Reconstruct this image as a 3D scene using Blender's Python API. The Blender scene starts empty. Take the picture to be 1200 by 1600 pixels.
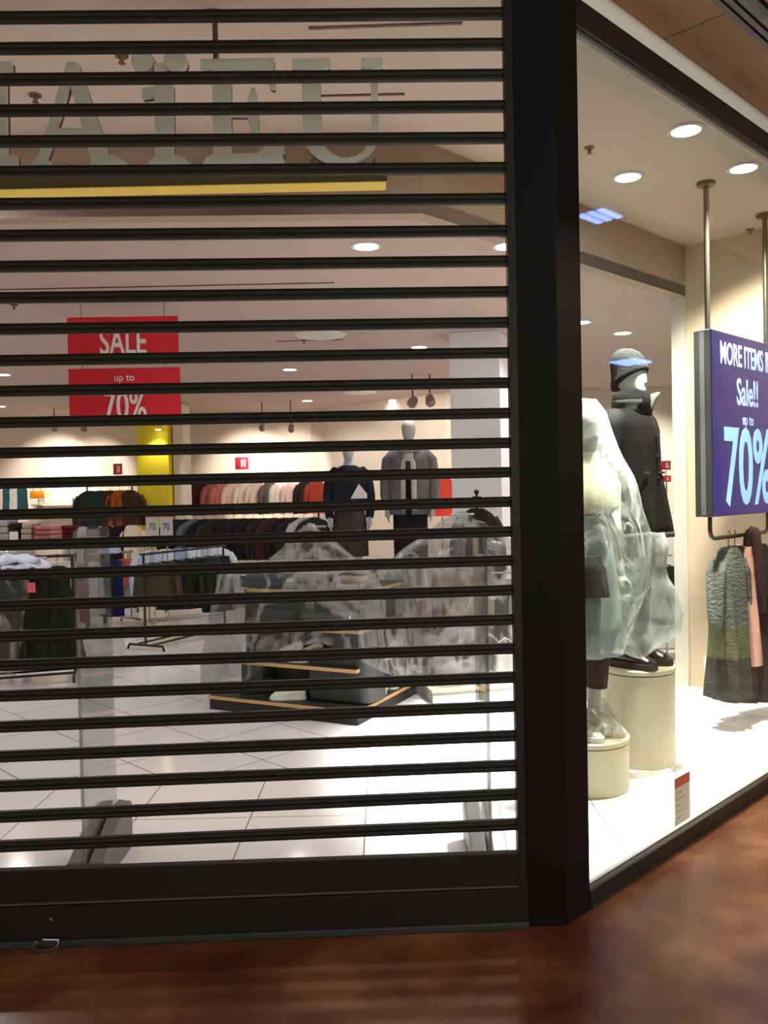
import bpy, bmesh, math, random
from mathutils import Vector, Matrix, noise
random.seed(7)
SC = bpy.context.scene
COL = SC.collection
PI = math.pi
R = math.radians

# ------------------------------------------------------------------ camera
F, EYE, PITCH, ROLL = 1330.0, 1.55, R(1.35), R(1.2)
RT = Vector((1, 0, 0)); UP = Vector((0, math.sin(PITCH), math.cos(PITCH)))
FW = Vector((0, math.cos(PITCH), -math.sin(PITCH)))
O = Vector((0, 0, EYE))
def ray(px, py):
    u = (px-600)/F; v = -(py-800)/F
    c, s = math.cos(ROLL), math.sin(ROLL)
    return RT*(c*u+s*v) + UP*(-s*u+c*v) + FW
def on_z(px, py, z):
    d = ray(px, py); return O + d*((z-EYE)/d.z)
def on_y(px, py, y):
    d = ray(px, py); return O + d*(y/d.y)
def on_plane(px, py, p, n):
    d = ray(px, py); return O + d*((p[0]*n[0]+p[1]*n[1])/(d.x*n[0]+d.y*n[1]))
cam = bpy.data.cameras.new('camera'); camo = bpy.data.objects.new('camera', cam); COL.objects.link(camo)
c_, s_ = math.cos(ROLL), math.sin(ROLL)
X_ = RT*c_ - UP*s_; Y_ = RT*s_ + UP*c_; Z_ = -FW
camo.matrix_world = Matrix(((X_.x, Y_.x, Z_.x, O.x), (X_.y, Y_.y, Z_.y, O.y), (X_.z, Y_.z, Z_.z, O.z), (0, 0, 0, 1)))
cam.sensor_fit = 'VERTICAL'; cam.sensor_height = 36; cam.lens = F/1600*36
cam.clip_start = .05
SC.camera = camo

# ------------------------------------------------------------------ materials
def lin(c):
    out = []
    for v in c[:3]:
        v = v/255
        out.append(v/12.92 if v <= .04045 else ((v+.055)/1.055)**2.4)
    return (*out, 1)
MATS = {}
def mat(name, rgb, rough=.6, metal=0., var=.12, scale=14., bump=0., bscale=60., spec=.5, emit=None, estr=0., stretch=None):
    if name in MATS: return MATS[name]
    m = bpy.data.materials.new(name); m.use_nodes = True
    nt = m.node_tree; b = nt.nodes['Principled BSDF']
    b.inputs['Roughness'].default_value = rough; b.inputs['Metallic'].default_value = metal
    b.inputs['Specular IOR Level'].default_value = spec
    tc = nt.nodes.new('ShaderNodeTexCoord')
    src = tc.outputs['Object']
    if stretch:
        mp = nt.nodes.new('ShaderNodeMapping'); mp.inputs['Scale'].default_value = stretch
        nt.links.new(src, mp.inputs['Vector']); src = mp.outputs['Vector']
    n = nt.nodes.new('ShaderNodeTexNoise'); n.inputs['Scale'].default_value = scale; n.inputs['Detail'].default_value = 4
    nt.links.new(src, n.inputs['Vector'])
    mx = nt.nodes.new('ShaderNodeMix'); mx.data_type = 'RGBA'
    L = lin(rgb)
    mx.inputs['A'].default_value = (*[max(0, v*(1-var)) for v in L[:3]], 1)
    mx.inputs['B'].default_value = (*[min(1, v*(1+var)) for v in L[:3]], 1)
    nt.links.new(n.outputs['Fac'], mx.inputs['Factor'])
    nt.links.new(mx.outputs['Result'], b.inputs['Base Color'])
    if bump:
        n2 = nt.nodes.new('ShaderNodeTexNoise'); n2.inputs['Scale'].default_value = bscale; n2.inputs['Detail'].default_value = 3
        nt.links.new(src, n2.inputs['Vector'])
        bp = nt.nodes.new('ShaderNodeBump'); bp.inputs['Strength'].default_value = bump; bp.inputs['Distance'].default_value = .02
        nt.links.new(n2.outputs['Fac'], bp.inputs['Height']); nt.links.new(bp.outputs['Normal'], b.inputs['Normal'])
    if emit:
        b.inputs['Emission Color'].default_value = lin(emit); b.inputs['Emission Strength'].default_value = estr
    MATS[name] = m
    return m
def fabric(rgb, **k):
    k.setdefault('rough', .9); k.setdefault('bump', .12); k.setdefault('bscale', 90); k.setdefault('var', .25); k.setdefault('spec', .2)
    return mat('fabric_%d_%d_%d' % tuple(rgb), rgb, **k)

def tile_floor(name, c1, line, size, x0, yb, cross, rough=.12):
    """white tiles: square rows by the threshold, laid diagonally beyond yb"""
    m = bpy.data.materials.new(name); m.use_nodes = True
    nt = m.node_tree; N = nt.nodes; Lk = nt.links; b = N['Principled BSDF']
    tc = N.new('ShaderNodeTexCoord'); sp = N.new('ShaderNodeSeparateXYZ'); Lk.new(tc.outputs['Object'], sp.inputs[0])
    def M(op, a, b_=None, c=None):
        n = N.new('ShaderNodeMath'); n.operation = op
        for i, v in enumerate((a, b_, c)):
            if v is None: continue
            if isinstance(v, (int, float)): n.inputs[i].default_value = v
            else: Lk.new(v, n.inputs[i])
        return n.outputs[0]
    def lines(v, off, s, w):
        p = M('PINGPONG', M('SUBTRACT', v, off), s/2)     # 0 on a line
        return M('LESS_THAN', p, w)
    x, y = sp.outputs[0], sp.outputs[1]
    near = M('MAXIMUM', lines(x, x0, size, .0028), lines(y, yb, .597, .0028))
    r2 = math.sqrt(.5)
    a = M('MULTIPLY', M('ADD', x, y), r2); d = M('MULTIPLY', M('SUBTRACT', x, y), r2)
    ca = (cross[0]+cross[1])*r2; cd = (cross[0]-cross[1])*r2
    far = M('MAXIMUM', lines(a, ca, size, .0035), lines(d, cd, size, .0035))
    isfar = M('GREATER_THAN', y, yb)
    ln = M('ADD', M('MULTIPLY', isfar, far), M('MULTIPLY', M('SUBTRACT', 1, isfar), near))
    no = N.new('ShaderNodeTexNoise'); no.inputs['Scale'].default_value = 1.3; Lk.new(tc.outputs['Object'], no.inputs['Vector'])
    mx = N.new('ShaderNodeMix'); mx.data_type = 'RGBA'; C = lin(c1)
    mx.inputs['A'].default_value = (*[v*.94 for v in C[:3]], 1); mx.inputs['B'].default_value = C
    Lk.new(no.outputs['Fac'], mx.inputs['Factor'])
    m2 = N.new('ShaderNodeMix'); m2.data_type = 'RGBA'; m2.inputs['B'].default_value = lin(line)
    Lk.new(mx.outputs['Result'], m2.inputs['A']); Lk.new(ln, m2.inputs['Factor'])
    Lk.new(m2.outputs['Result'], b.inputs['Base Color'])
    b.inputs['Roughness'].default_value = rough
    return m

def stone_floor(name):
    m = bpy.data.materials.new(name); m.use_nodes = True
    nt = m.node_tree; N = nt.nodes; Lk = nt.links; b = N['Principled BSDF']
    tc = N.new('ShaderNodeTexCoord')
    n1 = N.new('ShaderNodeTexNoise'); n1.inputs['Scale'].default_value = 2.6; n1.inputs['Detail'].default_value = 4; n1.inputs['Roughness'].default_value = .5
    Lk.new(tc.outputs['Object'], n1.inputs['Vector'])
    r = N.new('ShaderNodeValToRGB'); e = r.color_ramp.elements
    e[0].position = .33; e[0].color = lin((74, 40, 26)); e[1].position = .68; e[1].color = lin((126, 88, 64))
    k = r.color_ramp.elements.new(.5); k.color = lin((98, 60, 40))
    Lk.new(n1.outputs['Fac'], r.inputs['Fac'])
    n3 = N.new('ShaderNodeTexNoise'); n3.inputs['Scale'].default_value = 1.2; Lk.new(tc.outputs['Object'], n3.inputs['Vector'])
    mx = N.new('ShaderNodeMix'); mx.data_type = 'RGBA'; mx.blend_type = 'MULTIPLY'; mx.inputs['Factor'].default_value = .35
    Lk.new(r.outputs['Color'], mx.inputs['A']); Lk.new(n3.outputs['Fac'], mx.inputs['B'])
    Lk.new(mx.outputs['Result'], b.inputs['Base Color'])
    mr = N.new('ShaderNodeMapRange'); mr.inputs['To Min'].default_value = .18; mr.inputs['To Max'].default_value = .30; b.inputs['IOR'].default_value = 1.6
    Lk.new(n1.outputs['Fac'], mr.inputs['Value']); Lk.new(mr.outputs['Result'], b.inputs['Roughness'])
    return m

def glass(name, tint=(245, 250, 248), boost=1.0):
    m = bpy.data.materials.new(name); m.use_nodes = True
    nt = m.node_tree; N = nt.nodes; Lk = nt.links
    N.remove(N['Principled BSDF']); out = N['Material Output']
    fr = N.new('ShaderNodeFresnel'); fr.inputs['IOR'].default_value = 1.45
    ge = N.new('ShaderNodeNewGeometry'); io = N.new('ShaderNodeMapRange'); io.inputs['To Min'].default_value = 1.45; io.inputs['To Max'].default_value = 1/1.45
    Lk.new(ge.outputs['Backfacing'], io.inputs['Value']); Lk.new(io.outputs['Result'], fr.inputs['IOR'])     # same reflection on both faces of the pane
    tr = N.new('ShaderNodeBsdfTransparent'); tr.inputs['Color'].default_value = lin(tint)
    gl = N.new('ShaderNodeBsdfGlossy'); gl.inputs['Roughness'].default_value = .02
    mu = N.new('ShaderNodeMath'); mu.operation = 'MULTIPLY'; mu.inputs[1].default_value = boost; mu.use_clamp = True
    mx = N.new('ShaderNodeMixShader')
    Lk.new(fr.outputs[0], mu.inputs[0]); Lk.new(mu.outputs[0], mx.inputs[0]); Lk.new(tr.outputs[0], mx.inputs[1]); Lk.new(gl.outputs[0], mx.inputs[2])
    Lk.new(mx.outputs[0], out.inputs['Surface'])
    return m
def acrylic(name, milky=.12, tint=(235, 238, 238)):
    m = glass(name, tint); nt = m.node_tree; N = nt.nodes; Lk = nt.links
    out = N['Material Output']; old = out.inputs['Surface'].links[0].from_socket
    df = N.new('ShaderNodeBsdfDiffuse'); df.inputs['Color'].default_value = lin((190, 192, 192))
    mx = N.new('ShaderNodeMixShader'); mx.inputs[0].default_value = milky
    Lk.new(old, mx.inputs[1]); Lk.new(df.outputs[0], mx.inputs[2]); Lk.new(mx.outputs[0], out.inputs['Surface'])
    return m
def plastic(name, lo=.1, hi=.6, scale=6., tint=(238, 240, 240), dist=1.2):
    """thin clear dust sheet: mostly see-through, whiter along its creases"""
    m = bpy.data.materials.new(name); m.use_nodes = True
    nt = m.node_tree; N = nt.nodes; Lk = nt.links
    N.remove(N['Principled BSDF']); out = N['Material Output']
    tc = N.new('ShaderNodeTexCoord')
    no = N.new('ShaderNodeTexNoise'); no.inputs['Scale'].default_value = scale; no.inputs['Detail'].default_value = 5
    no.inputs['Distortion'].default_value = dist; no.inputs['Roughness'].default_value = .6
    mp = N.new('ShaderNodeMapping'); mp.inputs['Rotation'].default_value = (.3, .5, .4); mp.inputs['Scale'].default_value = (1, 1.6, .75)
    Lk.new(tc.outputs['Object'], mp.inputs['Vector']); Lk.new(mp.outputs['Vector'], no.inputs['Vector'])
    # ridges: 1-|2n-1|
    a = N.new('ShaderNodeMath'); a.operation = 'MULTIPLY_ADD'; a.inputs[1].default_value = 2; a.inputs[2].default_value = -1; Lk.new(no.outputs['Fac'], a.inputs[0])
    ab = N.new('ShaderNodeMath'); ab.operation = 'ABSOLUTE'; Lk.new(a.outputs[0], ab.inputs[0])
    mr = N.new('ShaderNodeMapRange'); mr.inputs['From Min'].default_value = 0; mr.inputs['From Max'].default_value = .13
    mr.inputs['To Min'].default_value = hi; mr.inputs['To Max'].default_value = lo; Lk.new(ab.outputs[0], mr.inputs['Value'])
    bp = N.new('ShaderNodeBump'); bp.inputs['Strength'].default_value = .5; bp.inputs['Distance'].default_value = .03; Lk.new(no.outputs['Fac'], bp.inputs['Height'])
    tr = N.new('ShaderNodeBsdfTransparent'); tr.inputs['Color'].default_value = lin(tint)
    df = N.new('ShaderNodeBsdfDiffuse'); df.inputs['Color'].default_value = lin((232, 234, 236)); Lk.new(bp.outputs[0], df.inputs['Normal'])
    tl = N.new('ShaderNodeBsdfTranslucent'); tl.inputs['Color'].default_value = lin((232, 234, 236)); Lk.new(bp.outputs[0], tl.inputs['Normal'])
    gl = N.new('ShaderNodeBsdfGlossy'); gl.inputs['Roughness'].default_value = .12; Lk.new(bp.outputs[0], gl.inputs['Normal'])
    m1 = N.new('ShaderNodeMixShader'); m1.inputs[0].default_value = .5; Lk.new(df.outputs[0], m1.inputs[1]); Lk.new(tl.outputs[0], m1.inputs[2])
    m2 = N.new('ShaderNodeMixShader'); m2.inputs[0].default_value = .14; Lk.new(m1.outputs[0], m2.inputs[1]); Lk.new(gl.outputs[0], m2.inputs[2])
    m3 = N.new('ShaderNodeMixShader'); Lk.new(mr.outputs[0], m3.inputs[0]); Lk.new(tr.outputs[0], m3.inputs[1]); Lk.new(m2.outputs[0], m3.inputs[2])
    Lk.new(m3.outputs[0], out.inputs['Surface'])
    return m
def emissive(name, rgb, s):
    m = bpy.data.materials.new(name); m.use_nodes = True
    nt = m.node_tree; b = nt.nodes['Principled BSDF']
    b.inputs['Base Color'].default_value = lin(rgb); b.inputs['Emission Color'].default_value = lin(rgb); b.inputs['Emission Strength'].default_value = s
    return m

# ------------------------------------------------------------------ mesh builder
class MB:
    def __init__(s): s.v = []; s.f = []
    def add(s, vs, fs):
        o = len(s.v); s.v += [tuple(v) for v in vs]; s.f += [tuple(i+o for i in f) for f in fs]; return s
    def box(s, c, d, rz=0., top=1.):
        x, y, z = [k/2 for k in d]; vs = []
        for sz in (-1, 1):
            k = top if sz > 0 else 1
            for sx, sy in ((-1, -1), (1, -1), (1, 1), (-1, 1)):
                px, py = sx*x*k, sy*y*k
                vs.append((c[0]+px*math.cos(rz)-py*math.sin(rz), c[1]+px*math.sin(rz)+py*math.cos(rz), c[2]+sz*z))
        return s.add(vs, [(3, 2, 1, 0), (4, 5, 6, 7), (0, 1, 5, 4), (1, 2, 6, 5), (2, 3, 7, 6), (3, 0, 4, 7)])
    def slab(s, poly, z0, z1):
        n = len(poly); vs = [(p[0], p[1], z0) for p in poly] + [(p[0], p[1], z1) for p in poly]
        return s.add(vs, [tuple(range(n))[::-1], tuple(range(n, 2*n))] + [(i, (i+1) % n, n+(i+1) % n, n+i) for i in range(n)])
    def plate(s, pts, off):
        """any planar polygon of 3-D points given the thickness vector off"""
        n = len(pts); vs = [tuple(p) for p in pts] + [tuple(Vector(p)+Vector(off)) for p in pts]
        return s.add(vs, [tuple(range(n))[::-1], tuple(range(n, 2*n))] + [(i, (i+1) % n, n+(i+1) % n, n+i) for i in range(n)])
    def rings(s, rr, caps=True, closed=True):
        n = len(rr[0]); vs = [p for r in rr for p in r]; fs = []
        for k in range(len(rr)-1):
            for i in range(n if closed else n-1):
                j = (i+1) % n; fs.append((k*n+i, k*n+j, (k+1)*n+j, (k+1)*n+i))
        if caps: fs += [tuple(range(n))[::-1], tuple(range((len(rr)-1)*n, len(rr)*n))]
        return s.add(vs, fs)
    def tube(s, path, r, n=8, caps=True, flat=1.):
        path = [Vector(p) for p in path]; rr = []
        rs = r if isinstance(r, (list, tuple)) else [r]*len(path)
        t0 = (path[1]-path[0]).normalized()
        u = t0.cross(Vector((0, 0, 1)))
        if u.length < .1: u = t0.cross(Vector((0, 1, 0)))
        u.normalize()
        for i, p in enumerate(path):
            t = (path[min(i+1, len(path)-1)]-path[max(i-1, 0)]).normalized()
            u = (u - t*u.dot(t)).normalized(); w = t.cross(u)
            rr.append([p+(u*math.cos(a)*rs[i]+w*math.sin(a)*rs[i]*flat) for a in [2*PI*k/n for k in range(n)]])
        return s.rings(rr, caps)
    def lathe(s, prof, c=(0, 0, 0), n=32, sx=1., sy=1., caps=True):
        return s.rings([[(c[0]+r*math.cos(2*PI*k/n)*sx, c[1]+r*math.sin(2*PI*k/n)*sy, c[2]+z) for k in range(n)] for r, z in prof], caps)
    def ball(s, c, r, n=16, m=10):
        r = r if isinstance(r, (list, tuple)) else (r, r, r)
        return s.rings([[(c[0]+r[0]*math.sin(b)*math.cos(2*PI*k/n), c[1]+r[1]*math.sin(b)*math.sin(2*PI*k/n), c[2]-r[2]*math.cos(b)) for k in range(n)]
                        for b in [.06+(PI-.12)*j/m for j in range(m+1)]])
    def grid(s, rows):
        return s.rings(rows, caps=False, closed=False)
    def build(s, name, m, parent=None, smooth=False, bevel=0., solid=0., remesh=0., loc=None, rz=0., subdiv=0):
        me = bpy.data.meshes.new(name); me.from_pydata(s.v, [], s.f)
        b = bmesh.new(); b.from_mesh(me); bmesh.ops.recalc_face_normals(b, faces=b.faces); b.to_mesh(me); b.free()
        me.materials.append(m)
        o = bpy.data.objects.new(name, me); COL.objects.link(o)
        if remesh:
            md = o.modifiers.new('r', 'REMESH'); md.mode = 'VOXEL'; md.voxel_size = remesh
            md = o.modifiers.new('s', 'SMOOTH'); md.factor = .5; md.iterations = 4
            dg = bpy.context.evaluated_depsgraph_get(); dg.update()
            me2 = bpy.data.meshes.new_from_object(o.evaluated_get(dg)); o.modifiers.clear()
            o.data = me2; me2.materials.clear(); me2.materials.append(m); me2.name = name; smooth = True
        for p in o.data.polygons: p.use_smooth = bool(smooth)
        if smooth and smooth != 'all' and not remesh:
            o.data.set_sharp_from_angle(angle=R(40))
        if solid:
            md = o.modifiers.new('solid', 'SOLIDIFY'); md.thickness = solid
        if bevel:
            md = o.modifiers.new('bevel', 'BEVEL'); md.width = bevel; md.segments = 2; md.limit_method = 'ANGLE'
        if parent: o.parent = parent
        if loc: o.location = loc
        if rz: o.rotation_euler.z = rz
        return o
def tag(o, label=None, cat=None, group=None, kind=None):
    if label: o['label'] = label
    if cat: o['category'] = cat
    if group: o['group'] = group
    if kind: o['kind'] = kind
    return o
def thing(name, label, cat, loc=(0, 0, 0), rz=0., group=None):
    o = bpy.data.objects.new(name, None); COL.objects.link(o); o.empty_display_size = .1
    o.location = loc; o.rotation_euler.z = rz
    return tag(o, label, cat, group)
def copy_tree(o, parent=None):
    c = o.copy(); COL.objects.link(c)
    if parent: c.parent = parent
    for ch in list(o.children): copy_tree(ch, c)
    return c
def text_mesh(s, size, m, parent, loc, rot, sx=1., extrude=.002, name='lettering', bold=0., spacing=1.):
    cu = bpy.data.curves.new(name, 'FONT'); cu.body = s; cu.size = size; cu.extrude = extrude; cu.align_x = 'CENTER'; cu.align_y = 'CENTER'
    cu.offset = bold; cu.space_character = spacing; cu.resolution_u = 4
    t = bpy.data.objects.new(name, cu); COL.objects.link(t)
    dg = bpy.context.evaluated_depsgraph_get(); dg.update()
    me = bpy.data.meshes.new_from_object(t.evaluated_get(dg)); bpy.data.objects.remove(t)
    me.materials.clear(); me.materials.append(m); me.name = name
    o = bpy.data.objects.new(name, me); COL.objects.link(o); o.parent = parent
    o.location = loc; o.rotation_euler = rot; o.scale = (sx, 1, 1)
    return o

# ------------------------------------------------------------------ plan
ANG = R(44.6)
D = Vector((math.cos(ANG), math.sin(ANG), 0)); NR = Vector((D.y, -D.x, 0))       # along the display window / out of it
W0 = Vector((.70, 3.08, 0))
SA = R(1.9)                                                                     # shutter plane
S0 = Vector((0, 2.985, 0)); SD = Vector((math.cos(SA), math.sin(SA), 0)); SN = Vector((SD.y, -SD.x, 0))
C_LOW, C_HIGH = 3.0, 3.38
DZ = R(44.6)                                                                    # facing out of the display window
COR = Vector((2.345, 6.558, 0))                                                 # inner corner of the display
BK = Vector((.233, 4.477, 0))                                                   # corner of the bulkhead
def struct(o): o['kind'] = 'structure'; return o

M_white = mat('white_wall_paint', (226, 220, 208), .75, var=.04, scale=3)
M_cream = mat('cream_wall_paint', (224, 202, 174), .75, var=.05, scale=3)
M_ceil = mat('ceiling_paint', (192, 171, 162), .85, var=.05, scale=2)
M_beam = mat('beam_paint', (172, 152, 134), .85, var=.05, scale=3)
M_black = mat('black_metal', (20, 19, 18), .42, var=.2, scale=9)
M_matblack = mat('matt_black', (16, 16, 16), .7, var=.2)
M_slat = mat('slat_brown_black', (27, 25, 18), .5, spec=.25, var=.25, scale=5, stretch=(1, 20, 20))
M_rail = mat('rail_brown_black', (32, 26, 21), .6, spec=.2, var=.25, scale=4)
M_steel = mat('brushed_steel', (170, 170, 168), .3, 1., var=.1)
M_yellow = mat('yellow_paint', (214, 196, 30), .6, var=.05)
M_wood = mat('shelf_edge_wood', (206, 164, 112), .55, var=.2, scale=6, stretch=(1, 8, 8))
M_dark = mat('charcoal_panel', (46, 46, 44), .6, var=.12)
M_red = mat('red_card', (206, 24, 44), .6, var=.05)
M_paper = mat('white_print', (240, 240, 240), .7, var=.02)
M_grey = mat('grey_plastic', (98, 100, 98), .5, var=.08)
M_mann = mat('mannequin_white', (178, 177, 172), .4, var=.03)
M_manng = mat('mannequin_grey', (186, 186, 196), .45, var=.04)
P_sheet = plastic('dust_sheet', .04, .30, 2.4, dist=.8)
P_light = plastic('thin_dust_sheet', .07, .34, 3., tint=(243, 245, 243))

# ------------------------------------------------------------------ room shell
M_tile = tile_floor('white_floor_tiles', (232, 233, 238), (120, 112, 106), .555, -.118, 4.654, (.045, 4.938))
lf = [(-8.5, S0.y-8.5*math.tan(SA)+.02), (.56, 3.03), (.70, 3.12), (W0.x+D.x*4.2-.01, W0.y+D.y*4.2+.01), (6.2, 6.4), (6.2, 16), (-8.5, 16)]
struct(MB().slab(lf, -.05, 0).build('floor', M_tile))
struct(MB().slab([(-9.5, -7), (9.5, -7), (9.5, 9.5), (3.69, 6.028), (.705, 3.085), (.56, 3.018), (-8.5, 2.72), (-9.5, 2.7)], -.05, 0).build('floor', stone_floor('red_brown_stone')))
struct(MB().slab([(-8.5, 4.2), BK[:2], (COR.x, COR.y), (4.5, 8.75), (6.2, 8.75), (6.2, 16), (-8.5, 16)], C_LOW, C_LOW+.08).build('ceiling', M_ceil))
fr_l = (-8.5, S0.y-8.5*math.tan(SA))
struct(MB().slab([fr_l, (.6, 3.0), (.72, 3.1), (W0.x+D.x*4.2, W0.y+D.y*4.2), (6.2, 6.4), (6.2, 9), (4.6, 9), (COR.x, COR.y), BK[:2], (-8.5, 4.2)], C_HIGH, C_HIGH+.08).build('ceiling', mat('entrance_ceiling_brightened', (232, 214, 198), .85, var=.04, scale=2)))  # bounce light put into the colour: a paler copy of the ceiling paint
# drop beam between the two ceilings
t_ = .10
bw = MB(); bw.slab([(-8.5, 4.2), BK[:2], (BK.x-.03, BK.y+t_), (-8.5, 4.2+t_)], C_LOW-.002, C_HIGH+.05)
bw.slab([BK[:2], (COR.x, COR.y), (COR.x-D.y*t_, COR.y+D.x*t_), (BK.x-.03, BK.y+t_)], C_LOW-.002, C_HIGH+.05)
struct(bw.build('trim_1', M_beam))
# end wall of the display with its low white step, and the white end post
e1 = COR; e2 = COR+NR*1.55+D*0
struct(MB().slab([e1[:2], (e1+NR*1.5)[:2], (e1+NR*1.5+D*.12)[:2], (e1+D*.12)[:2]], 0, C_HIGH+.04).build('wall_display', M_cream))
struct(MB().slab([(e1+NR*.18-D*.16)[:2], (e1+NR*1.45-D*.16)[:2], (e1+NR*1.45-D*.004)[:2], (e1+NR*.18-D*.004)[:2]], 0, .27).build('trim_2', M_white, bevel=.01))
pp = e1-NR*.11
struct(MB().slab([(pp-D*.02)[:2], (e1-NR*.002-D*.02)[:2], (e1-NR*.002+D*.4)[:2], (pp+D*.4)[:2]], 0, C_LOW-.004).build('wall_post', M_white))
struct(MB().slab([(pp-D*.035-NR*.01)[:2], (e1-NR*.001-D*.035)[:2], (e1-NR*.001-D*.021)[:2], (pp-D*.021-NR*.01)[:2]], 0, .12).build('baseboard_post', M_white))
# shop walls
wl = [(-8.5, 15.2), (-1.25, 14.9), (.95, 12.7), (6.2, 12.5)]
bwm = MB()
for a, b in zip(wl, wl[1:]):
    bwm.slab([a, b, (b[0], b[1]+.15), (a[0], a[1]+.15)], 0, C_LOW+.05)
struct(bwm.build('wall_back', mat('back_wall_paint', (218, 206, 192), .75, var=.05, scale=3)))
struct(MB().slab([(-8.6, 2.6), (-8.5, 2.6), (-8.5, 15.3), (-8.6, 15.3)], 0, C_HIGH).build('wall_left', M_white))
struct(MB().slab([(6.1, 8.0), (6.2, 8.0), (6.2, 12.7), (6.1, 12.7)], 0, C_HIGH).build('wall_right', M_white))
struct(MB().slab([(COR.x+.13, COR.y+.1), (6.2, 7.9), (6.2, 8.0), (COR.x+.2, COR.y+.25)], 0, C_LOW+.03).build('wall_side', M_white))
# white square pillar and the yellow pillar
wp = on_z(701, 521, C_LOW); wq = on_y(779, 516, 7.8)
struct(MB().slab([(.631, 7.85), (1.075, 7.75), (1.21, 8.15), (.72, 8.3)], 0, C_LOW-.004).build('wall_pillar', mat('pillar_white', (225, 226, 232), .7, var=.02)))
y0, y1 = on_y(213, 700, 13).x, on_y(263, 700, 13).x
struct(MB().box(((y0+y1)/2, 13.3, 1.49), (y1-y0, .6, 2.98)).build('wall_yellow', M_yellow))
struct(MB().box((y1+.1, 13.45, 1.49), (.16, .5, 2.98)).build('trim_3', M_white))

# corner post, window frame, pane
wz = .07
colp = [(.469, 2.984), (.62, 2.983), (.62+D.x*.15, 2.983+D.y*.15), (.66, 3.2), (.469, 3.16)]
struct(MB().slab(colp, 0, 3.6).build('trim_4', mat('corner_post_black', (13, 12, 12), .6, var=.15, scale=3, spec=.12), bevel=.004))
win = bpy.data.objects.new('window_1', None); COL.objects.link(win); struct(win); win.location = W0
L_ = 4.2
def along(mb, a, b, o0, o1, z0, z1):
    """a bar along the display window, between a and b from its corner, from o0 to o1 outside the pane"""
    p = [D*a+NR*o0, D*b+NR*o0, D*b+NR*o1, D*a+NR*o1]
    return mb.slab([q[:2] for q in p], z0, z1)
along(MB(), .03, L_, -.012, .014, .012, wz).build('bottom_frame', M_black, win, bevel=.003)
along(MB(), .03, L_, -.014, .016, 0, .012).build('seal', M_matblack, win)
along(MB(), .03, L_, -.010, .012, 3.215, 3.31).build('top_frame', M_black, win, bevel=.003)
along(MB(), .06, L_, -.03, -.011, 3.20, 3.24).build('inner_bead', mat('grey_bead', (120, 116, 112), .4), win)
along(MB(), .06, L_, -.03, -.013, .0, .078).build('inner_bead', mat('grey_bead', (120, 116, 112), .4), win)
along(MB(), .04, L_, -.006, .006, wz-.01, 3.23).build('glass_pane', glass('window_glass', boost=1.3), win)
band = MB(); p = [W0+D*.0+NR*.0, W0+D*L_, W0+D*L_-NR*.1, W0-NR*.1]
struct(band.slab([q[:2] for q in p], 3.31, 3.40).build('trim_5', mat('grey_fascia', (226, 226, 216), .5, var=.05, scale=3)))
def soff(o0, o1, z0, z1, m, nm):
    q = [W0-D*6+NR*o0, W0+D*6+NR*o0, W0+D*6+NR*o1, W0-D*6+NR*o1]
    return struct(MB().slab([k[:2] for k in q], z0, z1).build(nm, m))
def wood_soffit():
    m = mat('brown_soffit_wood', (172, 134, 92), .5, var=.3, scale=2.5, stretch=(1, 1, 1))
    nt = m.node_tree; b = nt.nodes['Principled BSDF']; src = b.inputs['Base Color'].links[0].from_socket
    tc = nt.nodes['Texture Coordinate']
    dt = nt.nodes.new('ShaderNodeVectorMath'); dt.operation = 'DOT_PRODUCT'; dt.inputs[1].default_value = tuple(D)
    nt.links.new(tc.outputs['Object'], dt.inputs[0])
    pt = on_z(1112, 30, 3.4)
    a = nt.nodes.new('ShaderNodeMath'); a.operation = 'SUBTRACT'; a.inputs[1].default_value = pt.dot(D); nt.links.new(dt.outputs['Value'], a.inputs[0])
    pg = nt.nodes.new('ShaderNodeMath'); pg.operation = 'PINGPONG'; pg.inputs[1].default_value = .6; nt.links.new(a.outputs[0], pg.inputs[0])
    lt = nt.nodes.new('ShaderNodeMath'); lt.operation = 'LESS_THAN'; lt.inputs[1].default_value = .004; nt.links.new(pg.outputs[0], lt.inputs[0])
    mx = nt.nodes.new('ShaderNodeMix'); mx.data_type = 'RGBA'; mx.inputs['B'].default_value = lin((30, 18, 10))
    nt.links.new(lt.outputs[0], mx.inputs['Factor']); nt.links.new(src, mx.inputs['A']); nt.links.new(mx.outputs['Result'], b.inputs['Base Color'])
    return m
soff(-.1, .27, 3.40, 3.46, wood_soffit(), 'ceiling_mall')
M_slot = mat('linear_grille_grey', (120, 120, 114), .4, .3)
for k in range(3):
    soff(.272+k*.034, .294+k*.034, 3.385, 3.44, M_slot, 'trim_%d' % (6+k))
soff(.27, .38, 3.44, 3.46, M_matblack, 'ceiling_slot')
soff(.38, 1.2, 3.43, 3.47, mat('mall_ceiling_beige', (196, 166, 120), .7), 'ceiling_walkway')
# shutter head box above the opening
hb = [S0+SD*-9, S0+SD*.5, S0+SD*.5-SN*.2, S0+SD*-9-SN*.2]
struct(MB().slab([q[:2] for q in hb], 3.39, 3.7).build('trim_9', M_matblack))
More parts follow.
